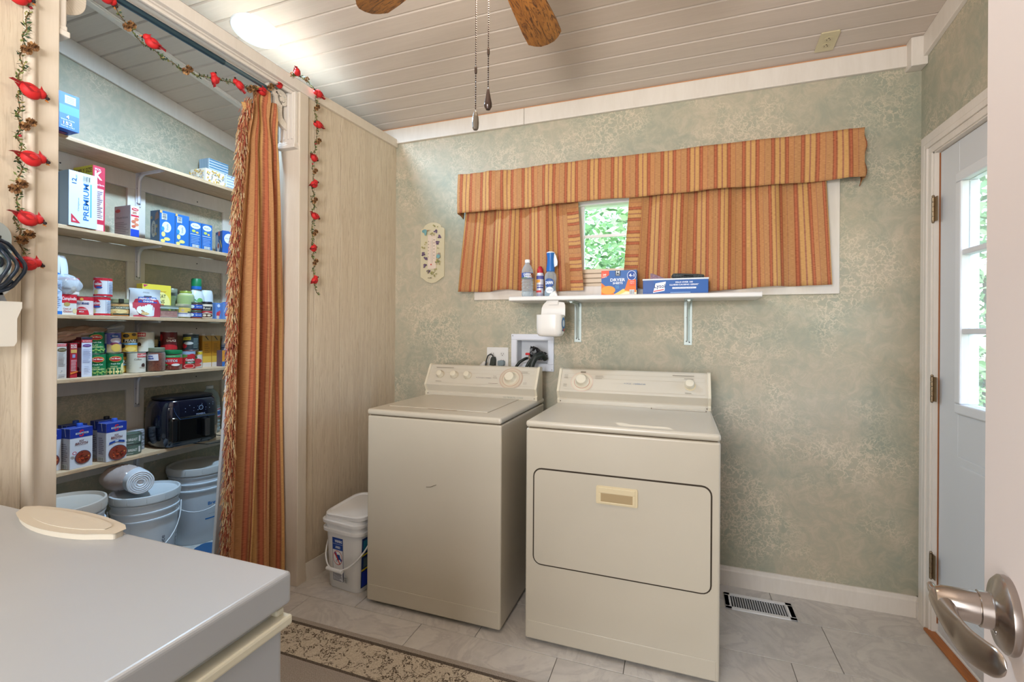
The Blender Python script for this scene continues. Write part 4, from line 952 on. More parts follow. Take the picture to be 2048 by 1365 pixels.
ps = carton('pasta_box', 'blue pasta box with a large shell picture, first of the pasta row', 'box', -2.735, 1.787, 1.870, Z2, .178, .075, (64, 92, 128), pastab(), [('r', (72, 98, 128), 0, 0, 1, 1), ('e', (156, 164, 166), .35, .42, .25, .26), ('T', (60, 70, 84), 'Shells', .36, .42, .22, .3), ('e', (150, 140, 110), .7, .5, .1, .06), ('e', (150, 140, 110), .15, .78, .1, .05), ('e', (150, 140, 110), .62, .25, .1, .05), ('p', (134, 108, 100), [(.5, .66), (.95, .76), (.85, .98), (.6, .9)])], sidecol=(72, 98, 128), group='blue pasta boxes')
carton('pasta_box', 'blue pasta box with a shell picture, second of the pasta row', 'box', -2.735, 1.873, 1.953, Z2, .178, .075, (50, 84, 150), pastab(), group='blue pasta boxes')
carton('pasta_box', 'slim blue pasta box with a bow of green and gold pieces, third of the row', 'box', -2.735, 1.957, 2.028, Z2, .156, .075, (50, 84, 150), pastab(0, 1), group='blue pasta boxes')
carton('pasta_box', 'slim blue pasta box with a single noodle picture, fourth of the row', 'box', -2.735, 2.032, 2.098, Z2, .156, .075, (50, 84, 150), pastab(0, 1), group='blue pasta boxes')
carton('pasta_box', 'short wide blue pasta box with a pizza picture at the end of the row', 'box', -2.73, 2.195, 2.27, Z2, .145, .12, (34, 84, 160), [('e', (216, 222, 230), .5, .66, .36, .22), ('t', (70, 90, 130), 'Penne', .5, .66, .06, .5, .01)], [('e', (150, 170, 200), .22, .6, .22, .28), ('p', (226, 200, 100), [(.62, .6), (.7, .62), (.95, .3), (.88, .22)]), ('e', (196, 84, 84), .55, .9, .16, .12), ('e', (206, 206, 214), .45, .3, .22, .22), ('e', (170, 70, 60), .45, .36, .12, .12)], rz=-.35, sidecol=(24, 80, 150), group='blue pasta boxes')
# -- middle shelf
carton('drink_mix_box', 'narrow pale blue carton at the left end of the middle shelf', 'box', -2.755, 1.31, 1.362, Z3, .162, .06, (190, 204, 226), [('r', (120, 160, 206), .1, .66, .9, .68), ('r', (40, 110, 190), 0, 0, 1, .1)]+bars((130, 150, 190), .1, .2, .9, .92, 12, .3))
carton('soup_box', 'red and white condensed soup carton on the middle shelf', 'box', -2.765, 1.364, 1.424, Z3, .098, .07, (214, 210, 204), [('r', RED, 0, .58, 1, 1), ('t', (240, 236, 236), 'Campbells', .5, .78, .2, .96, .015), ('e', (176, 150, 90), .36, .52, .2, .1), ('t', (176, 50, 60), 'Cream of', .36, .3, .09, .5, .01), ('t', (176, 50, 60), 'Chicken', .4, .17, .1, .55, .01), ('e', (214, 196, 150), .86, .2, .14, .12)], top=(206, 60, 60))
can('milk_can', 'white and red can standing behind the soup carton', 'can', -2.885, 1.475, Z3, .037, .098, (206, 196, 196), [('r', RED, 0, .8, 1, 1), ('r', DK, 0, .0, .2, .3)])
can('soup_can', 'white can of chicken soup on top of the soup carton', 'can', -2.80, 1.412, Z3+.098, .036, .085, (220, 212, 206), [('r', (180, 50, 60), 0, .86, 1, 1), ('t', (90, 50, 60), 'Chicken', .42, .36, .14, .34, .015), ('e', (222, 186, 150), .68, .3, .09, .18), ('e', (234, 214, 196), .68, .3, .06, .1)])
t = thing('plastic_bag', 'crumpled clear plastic bag over the soup can', 'bag', (-2.79, 1.39, Z3+.10))
r = random.Random(8)
def crumple(c, rx, ry, rz, amp, n=20, m_=14, seed=1, e=1):
    rr = random.Random(seed); ph = [rr.uniform(0, 6) for _ in range(8)]
    def f(u, v):
        a = 2*PI*u; b = -PI/2+PI*v
        k = 1+amp*(math.sin(3*a+ph[0]+4*v)*.5+math.sin(7*a+ph[1]-9*v)*.35+math.sin(13*a+ph[2]+17*v)*.25)
        return (c[0]+rx*math.cos(b)*math.cos(a)*k, c[1]+ry*math.cos(b)*math.sin(a)*k, c[2]+rz*math.sin(b)*(1+amp*.4*math.sin(9*a+ph[3])))
    return MB().grid(f, n*2, m_)
CBAG = m_clear('bag_film', (214, 220, 230), .3, .2)
crumple((0, 0, .045), .05, .06, .05, .12, seed=3).build('bag_film', CBAG, t, smooth=25)
t = thing('sugar_bag', 'tall white paper bag with a blue emblem behind the plastic bag', 'bag', (-2.86, 1.385, Z3+.09))
m = MB(); m.grid(lambda u, v: (.045*math.cos(2*PI*u)*(1-.25*v**6)*(1+.05*math.sin(9*u*PI+v*4)), .048*math.sin(2*PI*u)*(1-.25*v**6), .20*v), 26, 12); m.lathe([(.036, .199), (0, .202)], 26); m.build('bag_body', mat((216, 222, 234), .5), t, smooth=40)
wrap(t, .0485, .0, .2, [('e', (60, 130, 200), .52, .42, .2, .16), ('e', (214, 226, 240), .52, .42, .12, .10), ('r', (60, 130, 200), .3, .25, .75, .28)], -30, PI)
MB().box(-.04, .04, -.04, .04, -.09, 0).build('bag_base', mat((206, 210, 222), .6), t, bevel=.004)
can('condensed_milk_can', 'white and red can with arched blue lettering on the middle shelf', 'can', -2.80, 1.466, Z3, .041, .094, (222, 206, 206), [('r', RED, 0, .8, 1, 1), ('t', (34, 64, 120), 'EAGLE BRAND', .5, .63, .13, .44, .03), ('e', RED, .5, .0, .22, .44), ('t', W_, 'CONDENSED', .5, .3, .08, .3, .01), ('t', W_, 'MILK', .5, .17, .09, .14, .01), ('e', (226, 170, 80), .5, .86, .05, .08)], lz=(.03, .97))
def carn(lb, x, y, z):
    return can('evaporated_milk_can', lb, 'can', x, y, z, .0375, .098, (216, 216, 220), [('r', RED, 0, .86, 1, 1), ('r', RED, 0, 0, 1, .1), ('e', (190, 24, 50), .32, .64, .17, .25), ('t', W_, 'nation', .34, .67, .17, .28, .03), ('e', (40, 80, 160), .38, .47, .12, .06), ('e', (206, 196, 150), .26, .22, .09, .14), ('r', (150, 170, 200), .68, .1, .69, .9)]+bars((120, 140, 180), .72, .14, .95, .84, 8, .4))
carn('red and white milk can on the middle shelf, lower of its stack', -2.80, 1.545, Z3)
carn('red and white milk can standing on another milk can', -2.80, 1.553, Z3+.0985)
# noodle jar
def jar(name, label, cat, x, y, z, r, h, content, lidc, lh=.016, neck=.9, gm=None, fill=.9, lidr=None):
    t = thing(name, label, cat, (x, y, z)); g = gm or GLASSJ; hb = h-lh; lr = lidr or r*neck
    MB().lathe([(0, .001), (r*.9, .001), (r, .008), (r, hb*.84), (r*.97, hb*.92), (lr*.95, hb*.98), (lr*.95, hb)], 28).build('jar_glass', g, t, smooth=40)
    if content: MB().lathe([(0, .004), (r*.9, .004), (r*.965, .01), (r*.965, hb*fill*.9), (r*.9, hb*fill), (0, hb*fill)], 24).build('jar_contents', content, t, smooth=40)
    MB().lathe([(lr, hb*.97), (lr*1.02, hb), (lr*1.02, h-.002), (lr*.97, h), (0, h)], 28).build('jar_lid', lidc if not isinstance(lidc, tuple) else mat(lidc, .35, .3), t, smooth=40)
    return t
GLASSJ = m_clear('jar_glass', (206, 216, 210), .03)
NOOD = m_speck('noodles', (196, 156, 90), (222, 190, 128), 90, .6, (150, 100, 50))
t = thing('bean_jar', 'wide glass jar of tan beans with an olive lid', 'jar', (-2.82, 1.64, Z3))
MB().lathe([(0, .001), (.047, .001), (.051, .006), (.051, .066), (.047, .072)], 28).build('jar_glass', GLASSJ, t, smooth=40)
MB().lathe([(0, .003), (.048, .003), (.0495, .008), (.0495, .066), (0, .067)], 24).build('jar_contents', NOOD, t, smooth=40)
MB().lathe([(.048, .070), (.051, .072), (.051, .090), (.048, .093), (0, .093)], 28).build('jar_lid', mat((152, 154, 118), .4, .3), t, smooth=40)
wrap(t, .0512, .002, .064, [('r', (200, 156, 100), 0, 0, 1, 1), ('r', (54, 74, 66), .12, .56, .9, .80), ('t', (230, 226, 200), 'GREAT NORTHERN', .5, .68, .13, .7, .02), ('e', (226, 200, 140), .42, .38, .3, .2), ('r', (40, 60, 56), .35, .1, .9, .2), ('r', (180, 110, 50), 0, 0, 1, .08)]+[('e', c, u, v, .03, .05) for c, u, v in (((238, 220, 170), .3, .4), ((206, 160, 100), .4, .34), ((238, 220, 170), .5, .42), ((216, 176, 110), .36, .3), ((238, 220, 170), .46, .3))], -32, PI)
MB().box(.03, .052, -.028, -.008, .072, .0925).build('lid_sticker', mat((44, 44, 34), .5), t, bevel=.001)
# onion pouch
t = thing('onion_pouch', 'silver and red stand up pouch of fried onions', 'pouch', (-2.762, 1.735, Z3), -.06)
POU = mat((206, 210, 216), .28, .35)
MB().grid(lambda u, v: (.0+(.028*math.sin(PI*u)*(1-v**1.5))+.004*math.sin(v*9+u*4), -.078+.156*u*(1-.03*v)+.0, .155*v), 20, 14).grid(lambda u, v: (-.006-(.026*math.sin(PI*u)*(1-v**1.5)), -.078+.156*u*(1-.03*v), .155*v), 20, 14).build('pouch_film', POU, t, smooth=40)
p = Print()
p.face(lambda u, v, o: (.002+o+(.028*math.sin(PI*u)*(1-(.0+v)**1.5))+.004*math.sin(v*9+u*4), -.078+.156*u, .155*v), .156, .155,
    [('r', (186, 60, 78), .08, .0, .96, .50), ('p', (190, 50, 66), [(.1, .5), (.9, .5), (.86, .62), (.5, .70), (.14, .62)]), ('r', (34, 84, 170), .22, .50, .8, .70), ('t', (240, 240, 246), 'FRENCH FRIED', .51, .64, .065, .52, .03), ('t', (240, 240, 246), 'ONIONS', .51, .55, .065, .32, .03), ('r', (70, 74, 84), .38, .72, .64, .75), ('e', (224, 226, 232), .5, .24, .34, .22)]+[('e', c, .5+dx, .18+dy, .13, .05) for c, dx, dy in (((176, 130, 70), 0, 0), ((206, 164, 100), .08, .05), ((150, 100, 50), -.1, .03), ((190, 150, 90), -.04, .09), ((160, 116, 64), .12, -.05), ((206, 170, 110), -.12, -.06))]+[('r', (150, 154, 160), .38, .88, .6, .9)], True); p.build(t)
# glass container with pink contents
t = thing('glass_container', 'rectangular glass container with pink contents on the middle shelf', 'container', (-2.80, 1.852, Z3))
MB().prism(rrect(-.05, .05, -.06, .06, .018), 'z', 0, .052).build('container_glass', GLASSJ, t, bevel=.004)
MB().prism(rrect(-.047, .047, -.057, .057, .016), 'z', .004, .040).build('container_contents', m_speck('pink_powder', (190, 110, 106), (206, 136, 128), 60), t, bevel=.003)
MB().prism(rrect(-.052, .052, -.062, .062, .019), 'z', .052, .070).build('container_lid', m_clear('lid_plastic', (196, 204, 200), .4), t, bevel=.005)
carton('wheat_cracker_box', 'yellow cracker box leaning behind the glass container', 'box', -2.855, 1.775, 1.932, Z3, .192, .05, (232, 206, 70), [('r', (236, 212, 74), 0, 0, 1, 1), ('e', (246, 232, 150), .55, .45, .42, .36), ('p', (196, 60, 110), [(.02, .98), (.2, .98), (.06, .9)]), ('t', (206, 120, 50), 'REDUCED FAT', .62, .80, .035, .42, .01), ('t', (70, 74, 40), 'WHEAT', .56, .66, .11, .5, .01), ('t', (70, 74, 40), 'THINS', .54, .50, .11, .45, .01), ('r', (216, 110, 50), .4, .34, .74, .42), ('t', (244, 226, 160), 'Original', .57, .38, .04, .22, 0)], top=(226, 196, 60))
t = jar('pickle_jar', 'tall clear jar of olive pickles behind the yellow box', 'jar', -2.90, 1.968, Z3, .03, .18, m_speck('pickles', (120, 124, 80), (150, 150, 104), 30), (150, 156, 140), .02, .95, fill=.85)
t = jar('salsa_verde_jar', 'round jar of pale green salsa with a yellow green lid', 'jar', -2.825, 2.0, Z3, .045, .166, mat((186, 192, 130), .5), (150, 166, 74), .018, .68, fill=.98)
MB().lathe([(.0325, .118), (.0345, .119), (.0355, .148), (.033, .150)], 24).build('neck_label', mat((226, 226, 214), .45), t, smooth=40); wrap(t, .0357, .122, .024, [('t', (150, 36, 70), 'HERDEZ', .55, .5, .55, .56, .03)], -32, PI)
t = jar('mustard_jar', 'short jar with a yellow label below the green salsa jar', 'jar', -2.785, 1.955, Z3, .038, .084, mat((222, 196, 120), .5), (190, 186, 160), .014, .92)
wrap(t, .0383, .008, .054, [('r', (222, 190, 96), 0, .45, 1, 1), ('r', (214, 212, 218), 0, 0, 1, .45), ('r', (130, 130, 160), .2, .3, .7, .42), ('e', (196, 170, 150), .5, .7, .06, .12), ('r', (90, 96, 80), .7, .42, 1, .6)], -35, PI)
def redjar(lb, y, z, x=-2.785):
    t = jar('bouillon_jar', lb, 'jar', x, y, z, .034, .05, mat((120, 38, 26), .5), (84, 92, 76), .012, .95, gm=mat((130, 50, 36), .2), fill=.9)
    wrap(t, .0343, .010, .024, [('r', (40, 84, 170), .0, 0, 1, 1), ('e', (220, 230, 226), .3, .5, .12, .4), ('t', W_, 'broth', .66, .5, .4, .3, .01)], -35, PI); return t
redjar('small dark red jar with a blue label, lower of two', 2.032, Z3); redjar('small dark red jar with a blue label, stacked on its twin', 2.036, Z3+.0505)
t = thing('dressing_bottle', 'white dressing bottle with a tall green cap', 'bottle', (-2.865, 2.095, Z3))
MB().lathe([(0, 0), (.046, 0), (.05, .01), (.05, .115), (.046, .14), (.034, .17), (.024, .185), (.0245, .19)], 28, sx=.7).build('bottle_body', mat((214, 220, 222), .35), t, smooth=50)
MB().lathe([(.028, .185), (.029, .19), (.027, .212)], 24).build('cap_band', mat((38, 110, 196), .4), t, smooth=40)
MB().lathe([(.028, .205), (.0275, .25), (.025, .253), (0, .253)], 24).build('bottle_cap', mat((26, 122, 76), .4), t, smooth=40)
wrap(t, .0512, .07, .06, [('e', (100, 170, 110), .45, .55, .16, .4), ('e', (200, 226, 200), .5, .5, .1, .22), ('e', (120, 180, 100), .7, .7, .1, .3)], -50, PI)
t = thing('dressing_bottle', 'plain white squeeze bottle standing on its green cap', 'bottle', (-2.875, 2.172, Z3))
MB().lathe([(.022, .03), (.036, .04), (.04, .09), (.038, .15), (.033, .180), (.028, .186), (0, .187)], 28, sx=.7).build('bottle_body', mat((216, 222, 226), .35), t, smooth=50)
MB().lathe([(0, 0), (.026, 0), (.026, .028), (.02, .032)], 24).build('bottle_cap', mat((22, 116, 80), .4), t, smooth=40)
t = jar('bacon_bits_jar', 'cream and black jar of bacon bits on the middle shelf', 'jar', -2.77, 2.092, Z3, .031, .106, mat((196, 170, 146), .5), (40, 40, 44), .014, .95, gm=mat((206, 186, 166), .3))
wrap(t, .0313, .006, .084, [('r', (226, 210, 190), 0, 0, 1, 1), ('r', (38, 36, 40), .14, .52, .86, .84), ('t', (220, 206, 190), 'Real', .5, .7, .18, .4, .02), ('p', (176, 40, 50), [(.14, .30), (.5, .42), (.86, .30), (.86, .5), (.14, .5)]), ('e', (84, 50, 36), .5, .18, .36, .14), ('e', (226, 206, 180), .38, .18, .1, .08), ('e', (226, 206, 180), .62, .18, .1, .08)], -35, PI)
for k, (yy, xx) in enumerate(((2.165, -2.80), (2.215, -2.775))):
    carton('fruit_snack_box', ['narrow blue fruit carton half hidden behind its neighbour', 'blue fruit carton at the right end of the middle shelf'][k], 'box', xx+.03, yy-.012 if k == 0 else yy-.03, yy+.02 if k == 0 else yy+.05, Z3, .104, .06, (100, 136, 196), [('e', (200, 60, 70), .5, .3, .36, .16), ('e', (216, 190, 170), .45, .12, .3, .1), ('e', (206, 80, 84), .78, .42, .2, .12), ('e', (214, 220, 236), .6, .82, .3, .1)])
t = thing('lidded_cup', 'white cup with a blue lid behind the fruit cartons', 'cup', (-2.87, 2.32, Z3)); MB().lathe([(0, 0), (.03, 0), (.04, .10)], 24).build('cup_body', WPL, t, smooth=40); MB().lathe([(.042, .10), (.042, .112), (.03, .118), (0, .118)], 24).build('cup_lid', mat((40, 96, 186), .4), t, smooth=40)
# -- can shelf
carton('rice_mix_box', 'grey rice mix box with a red top at the left end of the can shelf', 'box', -2.765, 1.345, 1.386, Z4, .168, .11, (206, 196, 190), [('r', RED, .04, .92, 1, .99), ('t', (240, 220, 220), 'ZATARAINS', .52, .955, .03, .8, .02), ('e', (98, 84, 54), .55, .82, .42, .055), ('t', (216, 206, 180), 'BROWN RICE', .55, .82, .03, .6, 0)]+bars((120, 110, 110), .2, .36, .85, .76, 10, .3)+[('e', (120, 120, 130), .5, .22, .06, .015)]+bars((120, 110, 110), .2, .04, .85, .14, 3, .3))
carton('rice_mix_box', 'slim dark red rice mix box beside the grey one', 'box', -2.765, 1.399, 1.428, Z4, .168, .11, (172, 34, 50), [('t', (240, 226, 220), 'RICE', .5, .94, .05, .75, .03), ('t', (240, 226, 220), 'RONI', .5, .88, .05, .75, .03), ('r', (214, 170, 96), .1, .72, .9, .82), ('r', (150, 150, 190), .3, .58, .7, .68)]+bars((230, 190, 196), .1, .2, .9, .54, 9, .4)+[('p', (222, 120, 50), [(0, .1), (1, .16), (1, .2), (0, .16)])], [('r', (120, 30, 34), 0, 0, 1, 1)]+bars((200, 150, 140), .3, .3, .8, .9, 8, .4), sidecol=(130, 32, 38))
carton('rice_mix_box', 'tall white rice mix box with a purple badge', 'box', -2.765, 1.445, 1.489, Z4, .197, .14, (214, 216, 232), [('r', (44, 44, 60), 0, .94, 1, 1), ('r', RED, 0, .87, 1, .94), ('t', (240, 220, 220), 'ZATARAINS', .5, .905, .03, .85, .02), ('e', (104, 60, 136), .5, .79, .4, .035), ('t', (222, 216, 236), 'Jambalaya', .5, .79, .022, .5, 0)]+bars((110, 110, 160), .1, .36, .9, .72, 13, .25)+bars((150, 150, 180), .2, .1, .8, .3, 5, .2), [('r', (170, 34, 46), 0, .78, 1, 1), ('r', (80, 30, 40), 0, .92, 1, 1), ('t', (206, 186, 186), 'ZATARAINS', .5, .86, .04, .8, .02), ('r', (182, 168, 186), .6, .14, 1, .74), ('e', (120, 70, 90), .75, .2, .16, .06), ('r', (70, 44, 66), .6, 0, 1, .1)], sidecol=(150, 30, 42))
def delm(lb, x, y, z, veg, half=False):
    e = [('r', (24, 120, 74), 0, 0, 1, 1)]
    if veg == 'corn': e += [('e', (236, 222, 150), .5, .04, .6, .26), ('e', (236, 230, 170), .86, .34, .1, .2)]+[('e', (246, 232, 160), .1+.08*i, .12, .03, .05) for i in range(11)]
    else: e += [('e', (110, 160, 84), .55, .10, .7, .26), ('r', (130, 176, 130), 0, .3, .22, .7), ('r', (130, 176, 210), 0, .8, .3, .99)]+[('e', (150, 186, 100), .1+.09*i, .12+.05*(i % 2), .05, .04) for i in range(10)]
    e += [('e', (238, 196, 90), .56, .76, .21, .135), ('e', (190, 30, 40), .56, .76, .19, .115), ('t', (240, 234, 220), 'Del Monte', .56, .78, .09, .32, .02), ('t', (234, 240, 230), 'Fresh Cut', .56, .52, .07, .3, .01), ('t', (226, 230, 170), 'WHOLE' if veg == 'corn' else 'CUT', .5, .38, .07, .22, .01), ('t', (226, 230, 170), 'KERNEL CORN' if veg == 'corn' else 'GREEN BEANS', .54, .29, .07, .46, .01)]
    return can('vegetable_can', lb, 'can', x, y, z, .0375, .112, (24, 118, 72), e, -30, 'green vegetable cans')
delm('green bean can beside the white rice mix box, lower row', -2.80, 1.526, Z4, 'bean')
delm('green can of corn, right of the lower green bean can', -2.795, 1.602, Z4, 'corn')
delm('green bean can in the upper row, left end', -2.83, 1.535, Z4+.1125, 'bean')
can('milk_powder_can', 'purple and tan can in the upper row of the can shelf', 'can', -2.83, 1.613, Z4+.1125, .038, .108, (104, 100, 176), [('r', (170, 180, 210), 0, .1, .32, .94), ('r', (50, 90, 160), 0, .1, .32, .46), ('e', (30, 80, 160), .62, .84, .17, .11), ('t', W_, 'Great', .62, .85, .09, .22, .02), ('r', (196, 160, 124), .33, 0, 1, .42), ('e', (216, 206, 220), .66, .62, .2, .14), ('e', (130, 50, 80), .6, .44, .15, .08), ('e', (226, 186, 90), .66, .24, .18, .2)]+bars((110, 130, 180), .04, .56, .28, .9, 5, .4), -32)
def pears(lb, x, y, z):
    return can('pear_can', lb, 'can', x, y, z, .0375, .110, (222, 176, 66), [('e', (54, 48, 40), .42, .84, .12, .1), ('e', (84, 74, 50), .46, .84, .06, .05), ('r', (40, 42, 46), .3, .50, .95, .66), ('t', (244, 240, 226), 'PEARS', .6, .58, .15, .44, .03), ('r', (84, 150, 190), .2, .36, .95, .47), ('t', (226, 240, 246), 'IN HEAVY SYRUP', .62, .415, .05, .5, .01), ('e', (60, 54, 40), .3, .3, .1, .1), ('e', (234, 200, 110), .6, .14, .2, .12), ('e', (96, 80, 60), .72, .9, .1, .08)], -34)
pears('gold pear can in the upper row, right of the purple can', -2.83, 1.692, Z4+.1125); pears('gold pear can in the lower row between the corn and white cans', -2.865, 1.668, Z4)
def coffee(lb, x, y, z, flip=0):
    return can('coffee_can', lb, 'can', x, y, z, .0425, .112, (214, 208, 194), [('r', RED, .04+flip*.5, .78, .52+flip*.46, .98), ('t', (240, 230, 220), 'LUZIANNE', .28+flip*.5, .88, .11, .44, .03), ('t', (110, 100, 90), 'Coffee', .36+flip*.2, .68, .09, .24, .01), ('e', (72, 50, 44), .30+flip*.45, .36, .075, .11), ('e', (196, 186, 170), .30+flip*.45, .26, .16, .02)]+bars((150, 144, 134), .6-flip*.5, .2, .9-flip*.55, .6, 6, .15), -32)
coffee('white coffee can with a red banner, upper row beside the gold pears', -2.83, 1.775, Z4+.1125); coffee('white coffee can with a red banner, lower row beside the salsa jar', -2.80, 1.712, Z4, 1)
SAL = m_speck('chunky_salsa', (142, 52, 34), (172, 78, 54), 46, .35, (110, 34, 24))
t = jar('salsa_jar', 'home filled jar of chunky red salsa with a handwritten label', 'jar', -2.785, 1.806, Z4, .043, .135, SAL, (140, 146, 124), .02, .92, fill=.93)
wrap(t, .0433, .062, .038, [('p', (222, 216, 222), [(.12, 0), (.62, .04), (.60, 1), (.12, .92)]), ('t', (40, 80, 170), 'salsa', .33, .7, .26, .2, .04), ('t', (40, 80, 170), 'Black', .36, .36, .26, .22, .04)], -40, PI)
t = jar('salsa_jar', 'jar of smooth red salsa with a green lid', 'jar', -2.80, 1.908, Z4, .047, .116, mat((166, 44, 34), .3), (40, 146, 90), .018, .98, fill=.93)
wrap(t, .0473, .018, .072, [('r', (214, 40, 44), 0, .25, 1, .76), ('r', (64, 160, 96), .1, .80, .8, .98), ('t', (226, 236, 220), 'RESTAURANT STYLE', .45, .89, .07, .3, 0), ('t', (24, 40, 90), 'TOSTITOS', .40, .52, .22, .56, .06), ('t', (240, 240, 240), 'TOSTITOS', .40, .525, .20, .55, .02), ('e', (230, 226, 220), .62, .2, .14, .1), ('e', (70, 150, 80), .2, .22, .16, .1)], -38, PI)
can('tomato_paste_can', 'red can with picture of tomatoes right of the green lidded salsa', 'can', -2.80, 1.998, Z4, .038, .110, (190, 40, 46), [('r', (150, 170, 196), 0, .82, 1, 1), ('e', (90, 140, 70), .3, .74, .2, .1), ('e', (200, 40, 50), .7, .72, .18, .14), ('t', (240, 236, 236), 'Contadina', .62, .52, .13, .4, .03), ('r', (30, 110, 80), .4, .30, .86, .42), ('t', (240, 240, 240), 'PASTE', .63, .36, .09, .24, .02), ('e', (226, 160, 150), .58, .14, .24, .14), ('e', (196, 36, 40), .58, .15, .19, .1), ('e', (160, 90, 60), .14, .3, .08, .2)], -38)
can('tomato_can', 'small yellow topped tomato can half hidden behind the red can', 'can', -2.84, 2.075, Z4, .036, .106, (216, 206, 196), [('r', (232, 200, 60), 0, .80, 1, .98), ('t', (70, 60, 30), 'RO', .6, .89, .14, .18, .02), ('e', (190, 60, 60), .55, .4, .3, .16), ('e', (70, 130, 80), .4, .62, .2, .1), ('e', (196, 80, 70), .5, .16, .3, .1)], -38)
can('sauce_can', 'dark red tomato sauce can in the upper row', 'can', -2.83, 1.905, Z4+.117, .041, .108, (96, 24, 26), [('e', (200, 40, 46), .16, .7, .1, .2), ('t', (226, 200, 180), 'TOMATO', .6, .66, .07, .26, .01), ('t', (232, 206, 186), 'SAUCE', .62, .52, .13, .4, .03), ('e', (196, 34, 42), .5, .0, .5, .3)], -36)
can('spiced_tomato_can', 'dark can with a yellow banner in the upper row, tilted', 'can', -2.82, 2.03, Z4+.111, .041, .10, (48, 60, 64), [('p', (222, 206, 60), [(.1, .62), (.5, .66), (.5, .86), (.1, .8)]), ('t', (60, 90, 40), 'HUNTS', .3, .74, .1, .34, .02), ('e', (190, 40, 46), .2, .26, .14, .16), ('e', (200, 200, 196), .4, .44, .2, .1)]+bars((140, 160, 160), .6, .14, .86, .8, 8, .3), -36)
t = thing('spice_bottle', 'small dark spice bottle with a cream cap', 'bottle', (-2.88, 1.85, Z4)); MB().lathe([(0, 0), (.02, 0), (.022, .01), (.022, .12), (.016, .14)], 20).build('bottle_body', mat((40, 44, 40), .3), t, smooth=40); MB().lathe([(.0235, .138), (.0235, .176), (.021, .179), (0, .179)], 20).build('bottle_cap', mat((216, 200, 150), .4), t, smooth=40)
t = thing('spice_bottle', 'small blue spice bottle beside the cream capped one', 'bottle', (-2.89, 1.905, Z4)); MB().lathe([(0, 0), (.016, 0), (.018, .01), (.018, .14), (.014, .16), (.014, .168), (0, .169)], 20).build('bottle_body', mat((28, 48, 110), .3), t, smooth=40)
t = thing('syrup_bottle', 'brown bottle behind the amber cartons', 'bottle', (-2.897, 2.078, Z4)); MB().lathe([(0, 0), (.036, 0), (.038, .01), (.038, .15), (.03, .18), (.018, .195), (.018, .205)], 24).build('bottle_body', mat((150, 84, 24), .15, 0, .3), t, smooth=40); MB().lathe([(.02, .2), (.02, .216), (0, .217)], 20).build('bottle_cap', WHITE, t, smooth=40)
AMB = [('r', (206, 146, 44), 0, 0, 1, 1), ('r', (186, 150, 84), 0, .82, 1, 1), ('p', (60, 56, 50), [(.25, .98), (.4, .98), (.7, .86), (.6, .86)]), ('r', (222, 206, 190), 0, 0, 1, .14), ('r', (222, 176, 70), 0, .14, 1, .34)]+bars((140, 100, 34), .2, .46, .8, .78, 5, .25)
for k, (a, b) in enumerate(((2.12, 2.178), (2.182, 2.24))):
    t = carton('broth_carton', ['amber juice carton, left one of the pair at the end of the can shelf', 'amber juice carton, right one of the pair at the end of the can shelf'][k], 'carton', -2.84, a, b, Z4, .20, .06, (206, 150, 60), AMB, group='amber juice cartons', top=(190, 190, 186))
    MB().lathe([(.012, .2), (.012, .212), (0, .213)], 14).build('pour_cap', WHITE, t, smooth=40)
t = thing('white_bottle', 'white bottle with a blue label standing beyond the amber cartons', 'bottle', (-2.84, 2.29, Z4)); MB().lathe([(0, 0), (.032, 0), (.034, .01), (.034, .15), (.024, .19), (.018, .2)], 24).build('bottle_body', mat((206, 212, 220), .35), t, smooth=40); MB().lathe([(.02, .198), (.02, .216), (0, .217)], 20).build('bottle_cap', WHITE, t, smooth=40); wrap(t, .0342, .06, .08, [('r', (150, 170, 200), 0, 0, 1, 1)]+bars((60, 80, 130), .1, .1, .9, .9, 4, .4))
carton('baking_box', 'small orange, brown and blue carton at the right end of the can shelf', 'box', -2.79, 2.215, 2.30, Z4, .104, .05, (96, 80, 100), [('r', (226, 150, 50), 0, .3, .22, 1), ('r', (60, 110, 180), 0, 0, .22, .3), ('p', (150, 110, 120), [(.25, .1), (.6, .4), (.98, .9), (.98, .6), (.5, .1)]), ('e', (190, 200, 216), .75, .6, .2, .15), ('r', (50, 100, 170), .5, .04, 1, .14)])
t = thing('bread_bag', 'long crumpled brown bag with red and blue print lying on the boxes', 'bag', (-2.85, 1.44, Z4+.21), rot=(.16, 0, 0))
m = MB(); rr = random.Random(11); ph = [rr.uniform(0, 6) for _ in range(6)]
def bf(u, v):
    a = 2*PI*u; y = -.20+.36*v; sc_ = .038*(1-max(0, (v-.72)/.28)**1.2*.82)*(1+.12*math.sin(5*a+v*11)+.08*math.sin(9*a-v*23))
    return (sc_*1.3*math.cos(a), y, sc_*math.sin(a)*.9)
m.grid(bf, 32, 26); m.build('bag_film', mat((170, 140, 120), .3), t, smooth=30)
def bf2(u, v): return (.012*math.cos(2*PI*u)*(1+2.2*v+.5*math.sin(u*25)), .155+.07*v, .012*math.sin(2*PI*u)*(1+1.6*v+.4*math.sin(u*19)))
MB().grid(bf2, 26, 6).build('bag_neck', CBAG, t, smooth=30)
def bfp(u, v, o): q = Vector(bf(((v-.5)*.30) % 1, .04+u*.8)); return tuple(q+Vector((o*3, 0, o)))
p = Print(); p.face(bfp, .3, .06, [('e', (40, 60, 160), .30, .7, .10, .16), ('e', (190, 40, 46), .12, .3, .1, .2), ('e', (216, 200, 190), .12, .28, .05, .08), ('r', (196, 150, 130), .4, .5, .8, .56)], True); p.build(t)
